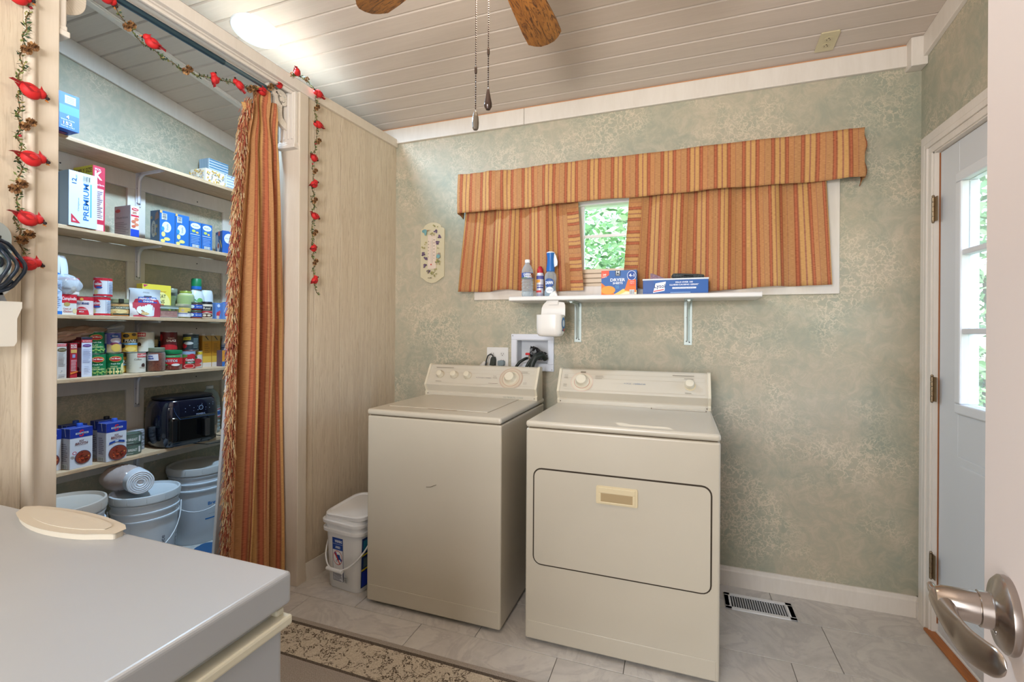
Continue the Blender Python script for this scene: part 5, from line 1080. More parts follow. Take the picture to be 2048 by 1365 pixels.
# -- lowest shelf
SW = (30, 54, 150)
def broth(lb, xf, y0, y1, rz=0, cap=(46, 90, 190), stew=0):
    fr_ = [('r', SW, 0, .76, 1, 1), ('r', (214, 216, 226), .24, .84, .8, .885), ('t', (200, 40, 60), 'S', .5, .865, .17, .2, .02), ('r', (214, 216, 226), .24, .845, .8, .882), ('t', (40, 50, 110), 'SWANSON', .52, .863, .035, .48, .03), ('t', (110, 40, 40), 'BEEF', .5, .675, .045, .2, .01), ('t', (110, 40, 40), 'BROTH', .5, .61, .065, .54, .02), ('r', (150, 120, 130), .3, .562, .7, .568)]
    if stew: fr_ += [('p', (34, 70, 150), [(.12, .44), (.5, .49), (.9, .44), (.88, .5), (.5, .545), (.14, .5)]), ('e', (190, 206, 226), .5, .515, .1, .02)]
    cy_, ry_ = (.2, .2) if stew else (.26, .17)
    fr_ += [('e', (60, 66, 96), .56, cy_, .46 if stew else .36, ry_), ('e', (140, 60, 40), .56, cy_, .44 if stew else .33, ry_*.93)]
    rq = random.Random(5)
    for _ in range(26):
        a_ = rq.uniform(0, 6.28); q_ = rq.random()**.5*.8
        fr_.append(('e', rq.choice([(190, 76, 40), (96, 40, 30), (214, 130, 70), (150, 44, 34), (70, 30, 30), (214, 176, 130)]), .56+q_*math.cos(a_)*(.40 if stew else .30), cy_+q_*math.sin(a_)*ry_*.82, .04, .018))
    if not stew: fr_ += [('e', (190, 50, 70), .15, .40, .09, .04), ('e', (222, 222, 230), .15, .40, .06, .025)]
    t = carton('broth_carton', lb, 'carton', xf, y0, y1, Z5, .195, .068, (214, 214, 222), fr_, [('r', SW, 0, .76, 1, 1), ('p', (222, 224, 234), [(.45, 1), (.5, 1), (.6, .8), (.56, .8)]), ('t', (216, 210, 220), 'BEEF BROTH', .5, .725, .03, .8, 0)]+bars((110, 100, 120), .2, .2, .8, .66, 9, .35)+barcode(.2, .02, .8, .13), rz, 'beef broth cartons', top=(60, 80, 160), sidecol=(198, 196, 206))
    MB().lathe([(.0125, .195), (.0125, .208), (.011, .21), (0, .21)], 16, c=(-.012, .018, 0)).build('pour_cap', mat(cap, .4), t, smooth=40); return t
broth('beef broth carton on the lowest shelf, left of the two front ones', -2.735, 1.383, 1.477, .04)
broth('beef broth carton with a round stew picture, right of the two front ones', -2.725, 1.528, 1.622, .03, stew=1)
broth('broth carton with a black cap standing behind the stew picture carton', -2.83, 1.555, 1.640, 0, DK); broth('broth carton with a blue cap standing behind the left front carton', -2.84, 1.425, 1.51, 0)
broth('broth carton partly hidden by the near post', -2.78, 1.285, 1.375, 0, DK)
def tuna(lb, x, y, z):
    return can('chicken_can', lb, 'can', x, y, z, .052, .055, (88, 104, 92), [('r', (96, 112, 100), 0, .1, 1, .9), ('t', (226, 226, 220), 'CHUNK', .25, .78, .14, .2, .01), ('t', (226, 226, 220), 'CHICKEN BREAST', .42, .5, .26, .6, .02), ('r', (206, 206, 206), .76, .2, .84, .8)]+barcode(.9, .2, .98, .8)+bars((180, 186, 180), .04, .14, .7, .3, 1, .4), -30, 'stacked chicken cans')
tuna('flat green chicken can, lower of the front stack', -2.80, 1.68, Z5); tuna('flat green chicken can, upper of the front stack', -2.805, 1.684, Z5+.0555)
def tuna2(lb, x, y, z): return can('chicken_can', lb, 'can', x, y, z, .045, .055, (200, 202, 210), [('r', (130, 140, 150), 0, .4, 1, .5)]+bars((120, 126, 136), .1, .1, .9, .9, 5, .4), -30, 'stacked chicken cans')
tuna2('flat pale labelled can, lower of the rear stack', -2.87, 1.748, Z5); tuna2('flat pale labelled can, upper of the rear stack', -2.87, 1.748, Z5+.0555)
tuna2('flat pale labelled can on the stack nearest the wall', -2.892, 1.655, Z5+.112); tuna2('flat pale labelled can, middle of the stack nearest the wall', -2.892, 1.655, Z5+.0557); tuna2('flat pale labelled can, bottom of the stack nearest the wall', -2.892, 1.655, Z5)
# air fryer
t = thing('air_fryer', 'glossy black air fryer on the lowest pantry shelf', 'air fryer', (-2.795, 1.965, Z5+.006), -.14)
NAVY = mat((12, 16, 34), .12, coat=.6)
def sup(a, rx, ry, e=.62):
    c, s = math.cos(a), math.sin(a); return (rx*abs(c)**e*(1 if c > 0 else -1), ry*abs(s)**e*(1 if s > 0 else -1))
prof = [(0, .90), (.012, .95), (.06, .99), (.12, 1.0), (.17, .99), (.22, .96), (.252, .90), (.266, .82), (.272, .7)]
vs = []; nn = 48
for z, k in prof: vs += [(*sup(2*PI*i/nn, .128*k, .172*k), z) for i in range(nn)]
fs = [(j*nn+i, j*nn+(i+1) % nn, (j+1)*nn+(i+1) % nn, (j+1)*nn+i) for j in range(len(prof)-1) for i in range(nn)]+[tuple(range(nn-1, -1, -1)), tuple((len(prof)-1)*nn+i for i in range(nn))]
MB().add(vs, fs).build('fryer_body', NAVY, t, smooth=35)
vs = []; pr2 = [(.268, .86), (.276, .85), (.280, .80), (.280, .6)]
for z, k in pr2: vs += [(*sup(2*PI*i/nn, .128*k, .172*k), z) for i in range(nn)]
MB().add(vs, [(j*nn+i, j*nn+(i+1) % nn, (j+1)*nn+(i+1) % nn, (j+1)*nn+i) for j in range(3) for i in range(nn)]+[tuple(range(nn-1, -1, -1)), tuple(3*nn+i for i in range(nn))]).build('lid_ring', mat((14, 15, 20), .3), t, smooth=35)
def FF(u, v, o):       # the front panel of the fryer, curved
    y = -.13+.26*u; x = .128*(max(0, 1-(abs(y)/.172)**3.2))**(1/3.2); return (x+o+.002, y, v)
dp = MB().grid(lambda u, v: FF(u, .012+.155*v, .0035), 16, 6).build('basket_front', mat((8, 9, 12), .08, coat=.5), t, smooth=40)
s_ = dp.modifiers.new('t', 'SOLIDIFY'); s_.thickness = .006
h = MB().box(.134, .176, .030, .060, .045, .150).build('basket_handle', mat((10, 10, 12), .3), dp, bevel=.006)
MB().box(.176, .179, .032, .058, .048, .147).build('handle_plate', mat((130, 128, 130), .25, .9), h, bevel=.001)
MB().tube([FF(.08+.12*a, .225-.07*a**.6, .004) for a in [i/10 for i in range(11)]]+[FF(.2+.75*a, .155+.0*a, .004) for a in [i/10 for i in range(1, 11)]], .002, 6).build('chrome_trim', mat((96, 130, 190), .2, .9), t, smooth=40)
p = Print(); ic = [('e', (190, 210, 240), .3+.6*(i % 8)/7, .55+.3*math.sin(2.2*i)*.9, .006, .018) for i in range(16)]
p.face(lambda u, v, o: FF(u, .175+v*.07, o), .26, .07, ic+[('e', (150, 170, 200), .62, .5, .048, .2), ('e', (14, 18, 40), .62, .5, .038, .16), ('t', (170, 186, 220), 'POWERXL', .62, -.02, .14, .2, .01)], False); p.build(t, 'control_icons')
MB().tube([(.08, .0, -.002), (.15, .06, -.012), (.165, .14, -.012), (.12, .20, -.004), (.04, .2, 0), (-.04, .19, 0)], .0028, 6).build('power_cord', BLACK, t, smooth=50)
for sx in (-.08, .08):
    for sy in (-.1, .1): MB().lathe([(.012, -.006), (.012, .004)], 10, c=(sx, sy, 0)).build('fryer_foot', BLACK, t)
t = thing('water_jug', 'clear ribbed water jug behind the air fryer', 'jug', (-2.90, 2.215, Z5))
pr = [(0, 0), (.055, 0), (.06, .01)]
for i in range(8): z = .02+i*.024; pr += [(.06, z), (.06, z+.012), (.0565, z+.018)]
pr += [(.058, .225), (.045, .262), (.022, .285), (.02, .292)]
MB().lathe(pr, 28).build('jug_body', m_clear('jug_plastic', (196, 210, 214), .3), t, smooth=40); MB().lathe([(.021, .29), (.021, .308), (0, .309)], 18).build('jug_cap', mat((216, 222, 226), .4), t, smooth=40)
MB().lathe([(.0605, .10), (.062, .10), (.062, .16), (.0605, .16)], 28).build('jug_label', mat((190, 210, 226), .4), t, smooth=40); wrap(t, .0622, .10, .06, [('r', (200, 50, 60), 0, .86, 1, .96), ('r', (40, 90, 160), .1, .3, .9, .7), ('r', (200, 50, 60), 0, .04, 1, .14)])
# -- buckets on the pantry floor
BK = mat((208, 214, 222), .32)
def bucket(label, loc, R, H, rz=0, lidm=None, hang=1, prints=(), pang=-30):
    t = thing('bucket', label, 'bucket', loc, rz)
    pr = [(0, 0), (R*.84, 0), (R*.86, .006), (R*.93, H*.70), (R*.985, H*.70), (R*.985, H*.715), (R*.945, H*.72), (R*.95, H*.79), (R*.99, H*.79), (R*.99, H*.805), (R*.95, H*.81), (R*.955, H*.88), (R*.99, H*.88), (R*.99, H*.895), (R*.96, H*.9), (R*.96, H*.93)]
    MB().lathe(pr, 48).build('bucket_body', BK, t, smooth=35)
    m = MB().lathe([(R*.965, H*.915), (R*1.015, H*.915), (R*1.02, H*.985), (R*1.01, H), (R*.96, H*1.003), (R*.93, H*.975), (R*.9, H*.97), (0, H*.97)], 48)
    for i in range(12):
        a = 2*PI*i/12; m.box(R*1.012*math.cos(a)-.002, R*1.012*math.cos(a)+.002, R*1.012*math.sin(a)-.002, R*1.012*math.sin(a)+.002, H*.93, H*.98)
    m.build('bucket_lid', lidm or mat((206, 210, 214), .35), t, smooth=35)
    pts = []
    for i in range(21):
        a = -PI/2+PI*i/20; th = math.radians(-35)+a*1.0
        pts.append((R*1.03*math.cos(th)+(.02*math.cos(a)*math.cos(math.radians(-35))), R*1.03*math.sin(th)+.02*math.cos(a)*math.sin(math.radians(-35)), H*.80-hang*math.cos(a)**.8*H*.42 if abs(math.cos(a)) > 1e-6 else H*.80))
    MB().tube(pts, .0028, 6).build('wire_handle', mat((226, 230, 234), .35), t, smooth=60)
    if prints:
        p = Print(); a0 = math.radians(pang)
        p.face(lambda u, v, o: ((R*(.86+.07*(v*.9))+o+.001)*math.cos(a0+(u-.5)*PI), (R*(.86+.07*(v*.9))+o+.001)*math.sin(a0+(u-.5)*PI), H*.65*v+.005), PI*R*.9, H*.65, prints, True); p.build(t)
    return t
bucket('white bucket with a lid at the left below the lowest shelf', (-2.58, 1.275, 0), .155, .51, 0, mat((190, 180, 170), .4), .9)
bucket('white bucket with handwriting carrying the roll of bags', (-2.665, 1.68, 0), .150, .43, 0, None, 1.1, [('T', (60, 64, 80), 'Rice', .66, .62, .05, .2, 0), ('T', (70, 74, 90), 'HDPE 2', .88, .5, .04, .3, 0)])
bucket('white bucket with blue lettering at the right below the shelf', (-2.80, 2.07, 0), .160, .455, 0, mat((196, 196, 196), .4), .8, [('t', (30, 120, 190), 'Brew', .64, .78, .07, .14, .02), ('r', (30, 110, 180), .54, .46, .68, .485), ('r', (70, 80, 100), .58, .56, .66, .563), ('r', (70, 80, 100), .58, .7, .68, .703)], -30)
t = thing('bag_roll', 'roll of white plastic bags on top of the middle bucket', 'roll', (-2.665, 1.635, .492), rot=(0, 0, 0))
m = MB(); q = Matrix.Rotation(math.radians(-22), 4, 'Z') @ Matrix.Rotation(math.radians(84), 4, 'Y'); m.T = q
m.lathe([(0, -.13), (.03, -.128), (.055, -.12), (.062, -.09), (.060, .05), (.057, .1), (.052, .102), (.050, .098), (.044, .102), (.041, .097), (.035, .102), (.032, .097), (.026, .101), (.022, .097), (.016, .1), (.010, .09), (0, .088)], 32)
m.build('roll_core', mat((218, 222, 230), .4), t, smooth=25)
m = crumple((-.09, -.02, .012), .10, .085, .065, .07, seed=9); m.build('film_bag', m_clear('roll_film', (206, 188, 182), .45, .2), t, smooth=30)
t = thing('storage_tote', 'dark blue curved plastic lid on the pantry floor', 'tote', (-2.455, 1.925, 0), .5); MB().prism(rrect(-.12, .12, -.085, .085, .05), 'z', 0, .035).build('tote_lid', m_speck('blue_weave', (36, 74, 116), (52, 96, 140), 120), t, bevel=.012)
MB().prism(rrect(-.10, .10, -.065, .065, .03), 'z', .035, .05).build('tote_top', mat((40, 84, 128), .6), t, bevel=.006)
t = thing('leaning_board', 'thin white board leaning beside the pantry curtain', 'board', (-1.985, 1.68, 0), rot=(math.radians(-4.5), 0, 0)); MB().box(-.008, .008, -.165, .06, .002, 1.20).build('board_panel', mat((206, 208, 214), .45), t, bevel=.003)
# ================================================================= PANTRY CURTAIN, ROD, BRACKETS
t = thing('curtain_rod', 'dark steel tension rod across the pantry opening', 'rod', (-1.855, 1.35, 2.44))
MB().tube([(0, -.478, 0), (0, .12, 0)], .0125, 16).build('rod_tube', mat((70, 96, 112), .3, .8), t, smooth=50)
MB().tube([(0, .10, 0), (0, .478, 0)], .0105, 16).build('inner_tube', mat((110, 136, 150), .28, .8), t, smooth=50)
MB().tube([(0, -.478, 0), (0, -.462, 0)], .017, 16).tube([(0, .462, 0), (0, .478, 0)], .017, 16).build('rod_end_cap', mat((190, 196, 200), .4), t, smooth=50)
ct = thing('pantry_curtain', 'long striped pantry curtain with a thick tassel fringe, pulled to one side', 'curtain', (-1.855, 1.66, 2.3))
def lerp(a, b, t_): return a+(b-a)*t_
def tabf(z, T):
    for (z0, v0), (z1, v1) in zip(T[:-1], T[1:]):
        if z1 <= z <= z0: return lerp(v0, v1, (z0-z)/(z0-z1))
    return T[-1][1]
YL = [(2.6, 1.60), (2.38, 1.612), (2.2, 1.588), (1.9, 1.575), (1.33, 1.55), (.33, 1.515), (0, 1.50)]
YR = [(2.6, 1.735), (2.38, 1.742), (2.2, 1.765), (1.9, 1.80), (1.33, 1.85), (.33, 1.862), (0, 1.862)]
def fcur(u, v):
    ztop = 2.37+.07*math.exp(-((u-.42)/.2)**2)-.045*(u < .14)
    z = lerp(.035, ztop, v); yl, yr = tabf(z, YL), tabf(z, YR)
    g = max(0, (z-1.5)/.9); nf = 3.6
    y = lerp(yl, yr, u)+.016*math.sin(u*nf*4*PI+1)*(1-.4*g)*math.sin(PI*u)
    am = .020+.016*math.sin(PI*u)*(1-g*.4)
    x = lerp(-1.885, -1.868, g)+am*math.sin(u*nf*2*PI+.8+.5*g)+.012*math.sin(u*17+v*6)+.02*g*math.sin(u*11)
    if z > 2.05: x += .008*math.sin(u*30+z*25)*(z-2.05)/.3
    return (x+1.855, y-1.66, z-2.3)
cc = cloth('curtain_cloth', fcur, 260, 60, lambda u, v: (u*.70+.075, v*2.3), ct, .0014)
m = MB(); m.grid(lambda u, v: (fcur(.0+.14*u, .985+.0*v)[0]-.004+.02*v*math.sin(u*3), fcur(.14*u, .98)[1]-.03*v*(1-u)-.012, fcur(.14*u, .98)[2]-.03+.06*v-.02*u), 10, 6, uvfn=lambda u, v: (u*.09+.3, v*.07)).build('ruffle_flap', STRIPE, ct, smooth=50)
fr_cols = [(206, 168, 118), (184, 116, 80), (156, 72, 54), (222, 198, 160), (128, 54, 42)]
m = MB(); r = random.Random(12)
for i in range(8500):
    z = r.uniform(.03, 2.345); b = fcur(.004, max(0, (z-.035)/2.3)); x, y = b[0], b[1]-.004
    L = r.uniform(.014, .038); s_ = r.uniform(-1, 1); out = r.uniform(.2, 1)
    p0 = Vector((x+r.uniform(-.012, .012), y+r.uniform(-.016, .008), z-2.3)); d = Vector((s_*.35, -.32*out+.12*r.random(), -1.0)).normalized()*L
    p1 = p0+Vector((s_*.006, -.017*out, -.3*L)); p2 = p1+d; w = .0012
    o_ = Vector((w, w*.4, 0)); o2 = Vector((-w*.4, w, 0))
    m.add([p0-o_, p0+o_, p1+o_, p1-o_, p2+o_*.8, p2-o_*.8, p1+o2, p2+o2*.8], [(0, 1, 2, 3), (3, 2, 4, 5), (3, 6, 7, 5)], r.choice([0, 0, 1, 1, 2, 3, 4]))
fo_ = m.build('tassel_fringe', [mat(c, .85) for c in fr_cols], ct); fo_['kind'] = 'stuff'
# scroll brackets in the corners of the opening
def scroll(label, y0, s, z0):
    t = thing('scroll_bracket', label, 'bracket', (-1.855, y0, z0))
    m = MB()
    m.box(-.045, .06, s*-.004-.010, s*-.004+.010, -.26, .0); q = m.build('mount_block', TRIM, t, bevel=.003)
    m = MB()
    for i in range(4): m.box(-.035+.024*i, -.022+.024*i, -s*.016-.004, -s*.016+.004, -.235, -.01)
    m.box(-.05, .065, -.020-s*.004, .018-s*.004, -.28, -.262); m.box(-.047, .062, -.016-s*.002, .014-s*.002, -.262, -.247); m.build('fluting', TRIM, t, bevel=.003)
    m = MB(); th = .011
    def ribbon(pts, ws):
        pts = [Vector((0, s*a, b)) for a, b in pts]; L = []; R_ = []
        for i, p in enumerate(pts):
            d = (pts[min(i+1, len(pts)-1)]-pts[max(i-1, 0)]).normalized(); n = Vector((0, -d.z, d.y)); L.append(p+n*ws[i]); R_.append(p-n*ws[i])
        for i in range(len(pts)-1):
            a, b, c, d = L[i], L[i+1], R_[i+1], R_[i]; X = Vector((th, 0, 0)); m.hexa([a-X, b-X, c-X, d-X, a+X, b+X, c+X, d+X])
    P1 = []; W1 = []
    for i in range(29):
        k = i/28; P1.append((-.13+.125*k+.022*math.sin(k*2*PI), -.012-.165*k+.010*math.sin(k*2*PI))); W1.append(.009+.011*math.sin(PI*k)+.005*k)
    ribbon(P1, W1)
    P1 = []; W1 = []
    for i in range(34):
        k = i/33; a = .9*PI-k*3.3*PI; rr = .036*(1-k*.72); P1.append((-.046+rr*math.cos(a), -.045+rr*math.sin(a))); W1.append(.0085*(1-.35*k))
    ribbon(P1, W1)
    m.lathe([(.0, -.01), (.012, -.01), (.012, .01), (0, .01)], 14, c=(0, 0, 0)) if False else None
    m.T = Matrix.Translation((0, s*-.046, -.045)) @ Matrix.Rotation(PI/2, 4, 'Y'); m.lathe([(0, -.012), (.011, -.012), (.011, .012), (0, .012)], 16)
    m.T = Matrix.Translation((0, s*-.012, -.168)) @ Matrix.Rotation(PI/2, 4, 'Y'); m.lathe([(0, -.012), (.017, -.012), (.017, .012), (0, .012)], 16)
    m.build('scroll', mat((214, 204, 190), .45), t, bevel=.0015, seg=1); return t
scroll('white scroll bracket at the curtain side of the pantry opening', 1.822, 1, 2.47); scroll('white scroll bracket at the near post of the pantry opening', .88, -1, 2.47)
# ================================================================= GARLAND
ga = thing('cardinal_garland', 'twiggy garland with red cardinals and pine cones draped round the pantry opening', 'garland', (XO, 1.3, 2.4))
PTS = [(-1.772, .80, 2.26), (-1.768, .785, 2.141), (-1.766, .778, 2.052), (-1.766, .772, 1.934), (-1.764, .770, 1.834), (-1.766, .775, 1.736), (-1.766, .770, 1.649), (-1.766, .767, 1.592), (-1.766, .779, 1.53), (-1.77, .785, 1.50)]
PT2 = [(-1.80, .86, 2.55), (-1.84, .96, 2.47), (-1.85, 1.04, 2.416), (-1.852, 1.078, 2.388), (-1.855, 1.125, 2.345), (-1.86, 1.177, 2.332), (-1.86, 1.269, 2.318), (-1.86, 1.359, 2.326), (-1.86, 1.458, 2.36), (-1.86, 1.581, 2.392), (-1.86, 1.647, 2.408), (-1.85, 1.715, 2.447), (-1.80, 1.755, 2.50), (-1.775, 1.796, 2.545), (-1.768, 1.862, 2.54),
       (-1.762, 1.92, 2.51), (-1.765, 1.911, 2.396), (-1.765, 1.925, 2.338), (-1.765, 1.916, 2.243), (-1.768, 1.895, 2.17), (-1.768, 1.905, 2.085), (-1.768, 1.902, 2.03), (-1.768, 1.901, 1.955), (-1.768, 1.909, 1.867), (-1.768, 1.895, 1.80), (-1.768, 1.903, 1.70), (-1.768, 1.911, 1.635), (-1.768, 1.911, 1.54), (-1.768, 1.94, 1.47)]
O = Vector(ga.location); LEAF = [mat(c, .7) for c in ((62, 84, 44), (110, 120, 62), (146, 134, 78), (40, 62, 40), (168, 40, 52))]; TW = mat((110, 84, 54), .8)
def dens(P, n):
    out = []
    for a, b in zip(P[:-1], P[1:]):
        a, b = Vector(a), Vector(b); k = max(2, int((b-a).length/n))
        for i in range(k): out.append(a.lerp(b, i/k))
    return out+[Vector(P[-1])]
def vine(P, seed):
    r = random.Random(seed); D = dens(P, .008); W = []
    for i, p in enumerate(D): W.append(p-O+Vector((.004*math.sin(i*.7), .004*math.sin(i*.9+1), .003*math.cos(i*.8))))
    MB().tube(W, .0016, 5).build('vine_wire', TW, ga, smooth=60)
    m = MB()
    for i, p in enumerate(W):
        for k in range(5):
            d = Vector((r.uniform(-.1, 1), r.uniform(-1, 1), r.uniform(-1, 1))).normalized()*r.uniform(.006, .016); b = Vector((r.uniform(-1, 1), r.uniform(-1, 1), r.uniform(-1, 1))).normalized()*.0032
            q = p+Vector((r.uniform(-.003, .003), r.uniform(-.004, .004), r.uniform(-.004, .004)))
            m.add([q, q+d*.5+b, q+d, q+d*.5-b], [(0, 1, 2, 3)], r.choice([0, 0, 1, 1, 2, 3, 3]))
        if r.random() < .05: m.ball(p+Vector((.006, r.uniform(-.006, .006), 0)), .0045, 6, 4, 4)
    l = m.build('leaf_sprigs', LEAF, ga); l['kind'] = 'stuff'
vine(PTS, 1); vine(PT2, 2)
REDB = mat((196, 32, 34), .6); REDD = mat((150, 22, 28), .7)
def bird(p, rz, ry=0, s=1.0):
    T = Matrix.Translation(Vector(p)-O) @ Matrix.Rotation(rz, 4, 'X') @ Matrix.Rotation(ry, 4, 'Z') @ Matrix.Scale(s, 4)
    m = MB(); m.T = T        # bird faces +y locally
    m.ball((0, 0, 0), (.014, .019, .016), 12, 8); m.ball((0, .014, .010), (.0105, .0115, .0105), 10, 7)
    m.add([(-.004, .012, .015), (.004, .012, .015), (0, .006, .027), (0, .020, .018)], [(0, 1, 2), (0, 2, 3), (1, 3, 2)])
    m.add([(-.007, -.014, .002), (.007, -.014, .002), (.007, -.036, -.006), (-.007, -.036, -.006), (0, -.026, .001)], [(0, 1, 2, 3), (0, 4, 3), (1, 2, 4)], 1)
    for sx in (-1, 1): m.add([(sx*.013, .008, .004), (sx*.0145, -.004, -.008), (sx*.010, -.026, -.002), (sx*.012, -.004, .008)], [(0, 1, 2, 3)], 1)
    m.ball((.006, .026, .009), (.004, .004, .004), 6, 4, 2); m.ball((.0085, .021, .012), .0016, 6, 4, 3)
    m.add([(-.003, .027, .008), (.003, .027, .008), (0, .035, .006), (0, .027, .004)], [(0, 1, 2), (0, 2, 3), (1, 3, 2)], 4)
    m.build('cardinal', [REDB, REDD, mat((40, 26, 26), .8), mat((20, 16, 14), .3), mat((200, 120, 50), .5)], ga, smooth=50)
def cone_(p, seed=0, s=1.0):
    m = MB(); r = random.Random(seed); c = Vector(p)-O
    for k in range(2):
        cc_ = c+Vector((.004, (k-.5)*.013*s, (k-.5)*.016*s))
        m.ball(cc_, .0065*s, 6, 5, 1)
        for i in range(26):
            z = -1+2*(i+.5)/26; a = i*2.4; rr = math.sqrt(1-z*z); n = Vector((rr*math.cos(a), rr*math.sin(a), z)); q = cc_+n*.006*s; u = n.orthogonal().normalized(); v = n.cross(u)
            w = .0036*s; m.add([q-u*w-v*w*.3, q+u*w-v*w*.3, q+u*w*.6+v*w+n*.005*s, q-u*w*.6+v*w+n*.005*s], [(0, 1, 2, 3)], r.choice([0, 0, 2]))
    m.build('pine_cone', [mat((122, 84, 48), .7), mat((70, 46, 28), .8), mat((160, 118, 72), .7)], ga)
for p, a, b, s in [((-1.752, .762, 2.215), -.1, .0, 1.15), ((-1.75, .790, 1.965), -.5, .1, 1.3), ((-1.75, .792, 1.772), -.3, .1, 1.3), ((-1.75, .786, 1.598), -.5, .0, 1.25), ((-1.75, .786, 1.385+.085), -.4, .2, 1.2),
                   ((-1.835, 1.02, 2.415), -.7, .3, 1.3), ((-1.84, 1.172, 2.345), -.2, 2.6, 1.2), ((-1.845, 1.425, 2.34), 1.2, .2, 1.05), ((-1.845, 1.54, 2.375), 2.0, .3, 1.05), ((-1.845, 1.66, 2.404), .2, .2, 1.1), ((-1.82, 1.735, 2.47), .3, .5, 1.1), ((-1.765, 1.79, 2.55), -.5, .6, 1.05),
                   ((-1.755, 1.925, 2.508), 2.6, .2, 1.1), ((-1.755, 1.925, 2.348), 2.8, .1, 1.1), ((-1.755, 1.896, 2.165), -.4, .4, 1.1), ((-1.755, 1.897, 2.03), .3, .1, 1.1), ((-1.755, 1.904, 1.87), -.6, .1, 1.05), ((-1.755, 1.896, 1.702), .1, .4, 1.05), ((-1.755, 1.906, 1.54), .4, .2, 1.05)]: bird(p, a, b, s)
for i, (p, s) in enumerate([((-1.755, .788, 2.087), 1.15), ((-1.755, .785, 1.868), 1.1), ((-1.755, .765, 1.685), 1.2), ((-1.755, .782, 1.545), 1.2), ((-1.85, 1.10, 2.365), 1.2), ((-1.852, 1.31, 2.32), 1.2), ((-1.852, 1.60, 2.388), 1.1), ((-1.84, 1.70, 2.445), 1.1), ((-1.79, 1.775, 2.53), 1), ((-1.765, 1.85, 2.545), .8),
                            ((-1.758, 1.913, 2.43), 1), ((-1.758, 1.925, 2.262), 1), ((-1.758, 1.903, 2.10), .9), ((-1.758, 1.902, 1.95), 1), ((-1.758, 1.906, 1.785), 1), ((-1.758, 1.909, 1.635), 1)]): cone_(p, i, s)
# ================================================================= LITTER BUCKET BY THE WASHER
t = thing('litter_bucket', 'square white plastic bucket with its lid ajar beside the washer', 'bucket', (-1.545, 1.992, 0), math.radians(-6))
def sq(z, w, d, r): return [(a, b, z) for a, b in rrect(-w/2, w/2, -d/2, d/2, r, 5)]
def loft(R, cap0=True, cap1=True):
    n = len(R[0]); vs = [p for q in R for p in q]; fs = [(j*n+i, j*n+(i+1) % n, (j+1)*n+(i+1) % n, (j+1)*n+i) for j in range(len(R)-1) for i in range(n)]
    if cap0: fs.append(tuple(range(n-1, -1, -1)))
    if cap1: fs.append(tuple((len(R)-1)*n+i for i in range(n)))
    return MB().add(vs, fs)
loft([sq(0, .205, .205, .04), sq(.01, .215, .215, .045), sq(.285, .235, .235, .045), sq(.286, .262, .262, .05), sq(.30, .264, .264, .05), sq(.302, .242, .242, .045), sq(.325, .244, .244, .045), sq(.326, .266, .266, .05), sq(.340, .268, .268, .05), sq(.341, .246, .246, .045), sq(.356, .246, .246, .045), sq(.356, .236, .236, .042), sq(.02, .2, .2, .04)], True, True).build('bucket_body', WPL, t, smooth=35)
lo = loft([sq(0, .262, .262, .05), sq(.018, .266, .266, .05), sq(.022, .256, .256, .048), sq(.022, .236, .236, .045), sq(.016, .226, .226, .04)], True, True).build('bucket_lid', WPL, t, smooth=35)
lo.location = (.012, .01, .368); lo.rotation_euler = (math.radians(6), math.radians(-3), 0)
MB().prism([(-.11, 0), (.11, 0), (.06, .012), (-.06, .012)], 'x', -.002, .002).build('lid_hinge_ridge', WPL, lo)
MB().tube([(-.133*math.cos(PI*i/24)*(1 if abs(i-12) > 0 else 1), -.02-.135*math.sin(PI*i/24)**.8, .285-.165*math.sin(PI*i/24)**.8) for i in range(25)], .004, 8).build('wire_handle', WPL, t, smooth=60)
MB().tube([(-.05, -.156, .121), (.05, -.156, .121)], .009, 10).build('handle_grip', WPL, t, smooth=50)
p = Print(); NB = (22, 66, 150)
p.face(lambda u, v, o: (-.1075+u*.215, -.1080-.0100*v-o, .01+v*.275), .215, .275, [('r', (40, 56, 110), .24, .12, .565, .90), ('r', (226, 228, 232), .25, .125, .555, .895), ('r', NB, .25, .68, .555, .90), ('r', (200, 210, 226), .25, .785, .555, .79), ('t', (230, 236, 244), 'WARNING', .43, .84, .05, .22, .03), ('t', (230, 236, 244), 'AVISO', .41, .73, .045, .15, .03),
    ('e', (190, 40, 40), .40, .54, .14, .13), ('e', (232, 232, 236), .40, .54, .128, .119), ('e', NB, .34, .61, .035, .03), ('p', NB, [(.36, .60), (.47, .60), (.49, .52), (.42, .50)]), ('p', NB, [(.40, .54), (.44, .56), (.38, .48), (.35, .47)]), ('p', NB, [(.47, .55), (.52, .53), (.53, .49), (.49, .49)]), ('p', (200, 50, 50), [(.32, .60), (.34, .64), (.48, .44), (.46, .43)]), ('r', (190, 196, 206), .345, .46, .40, .50)]+
    [('r', (84, 92, 124), .26, .12, .56, .30), ('r', (226, 228, 232), .265, .125, .555, .295)]+bars((84, 92, 124), .275, .13, .55, .29, 7, .4)+barcode(.61, .13, .70, .235, False))
p.face(lambda u, v, o: (.1080+.0100*v+o, -.1075+u*.215, .01+v*.275), .215, .275, [('r', (20, 50, 110), .06, .06, .96, .94), ('r', (40, 130, 160), .1, .7, .9, .9), ('p', (226, 206, 60), [(.06, .62), (.96, .66), (.96, .69), (.06, .65)]), ('r', (90, 110, 120), .12, .42, .8, .58), ('p', (226, 206, 60), [(.06, .36), (.96, .40), (.96, .43), (.06, .39)]), ('r', (30, 60, 190), .08, .08, .9, .34)])
p.build(t)
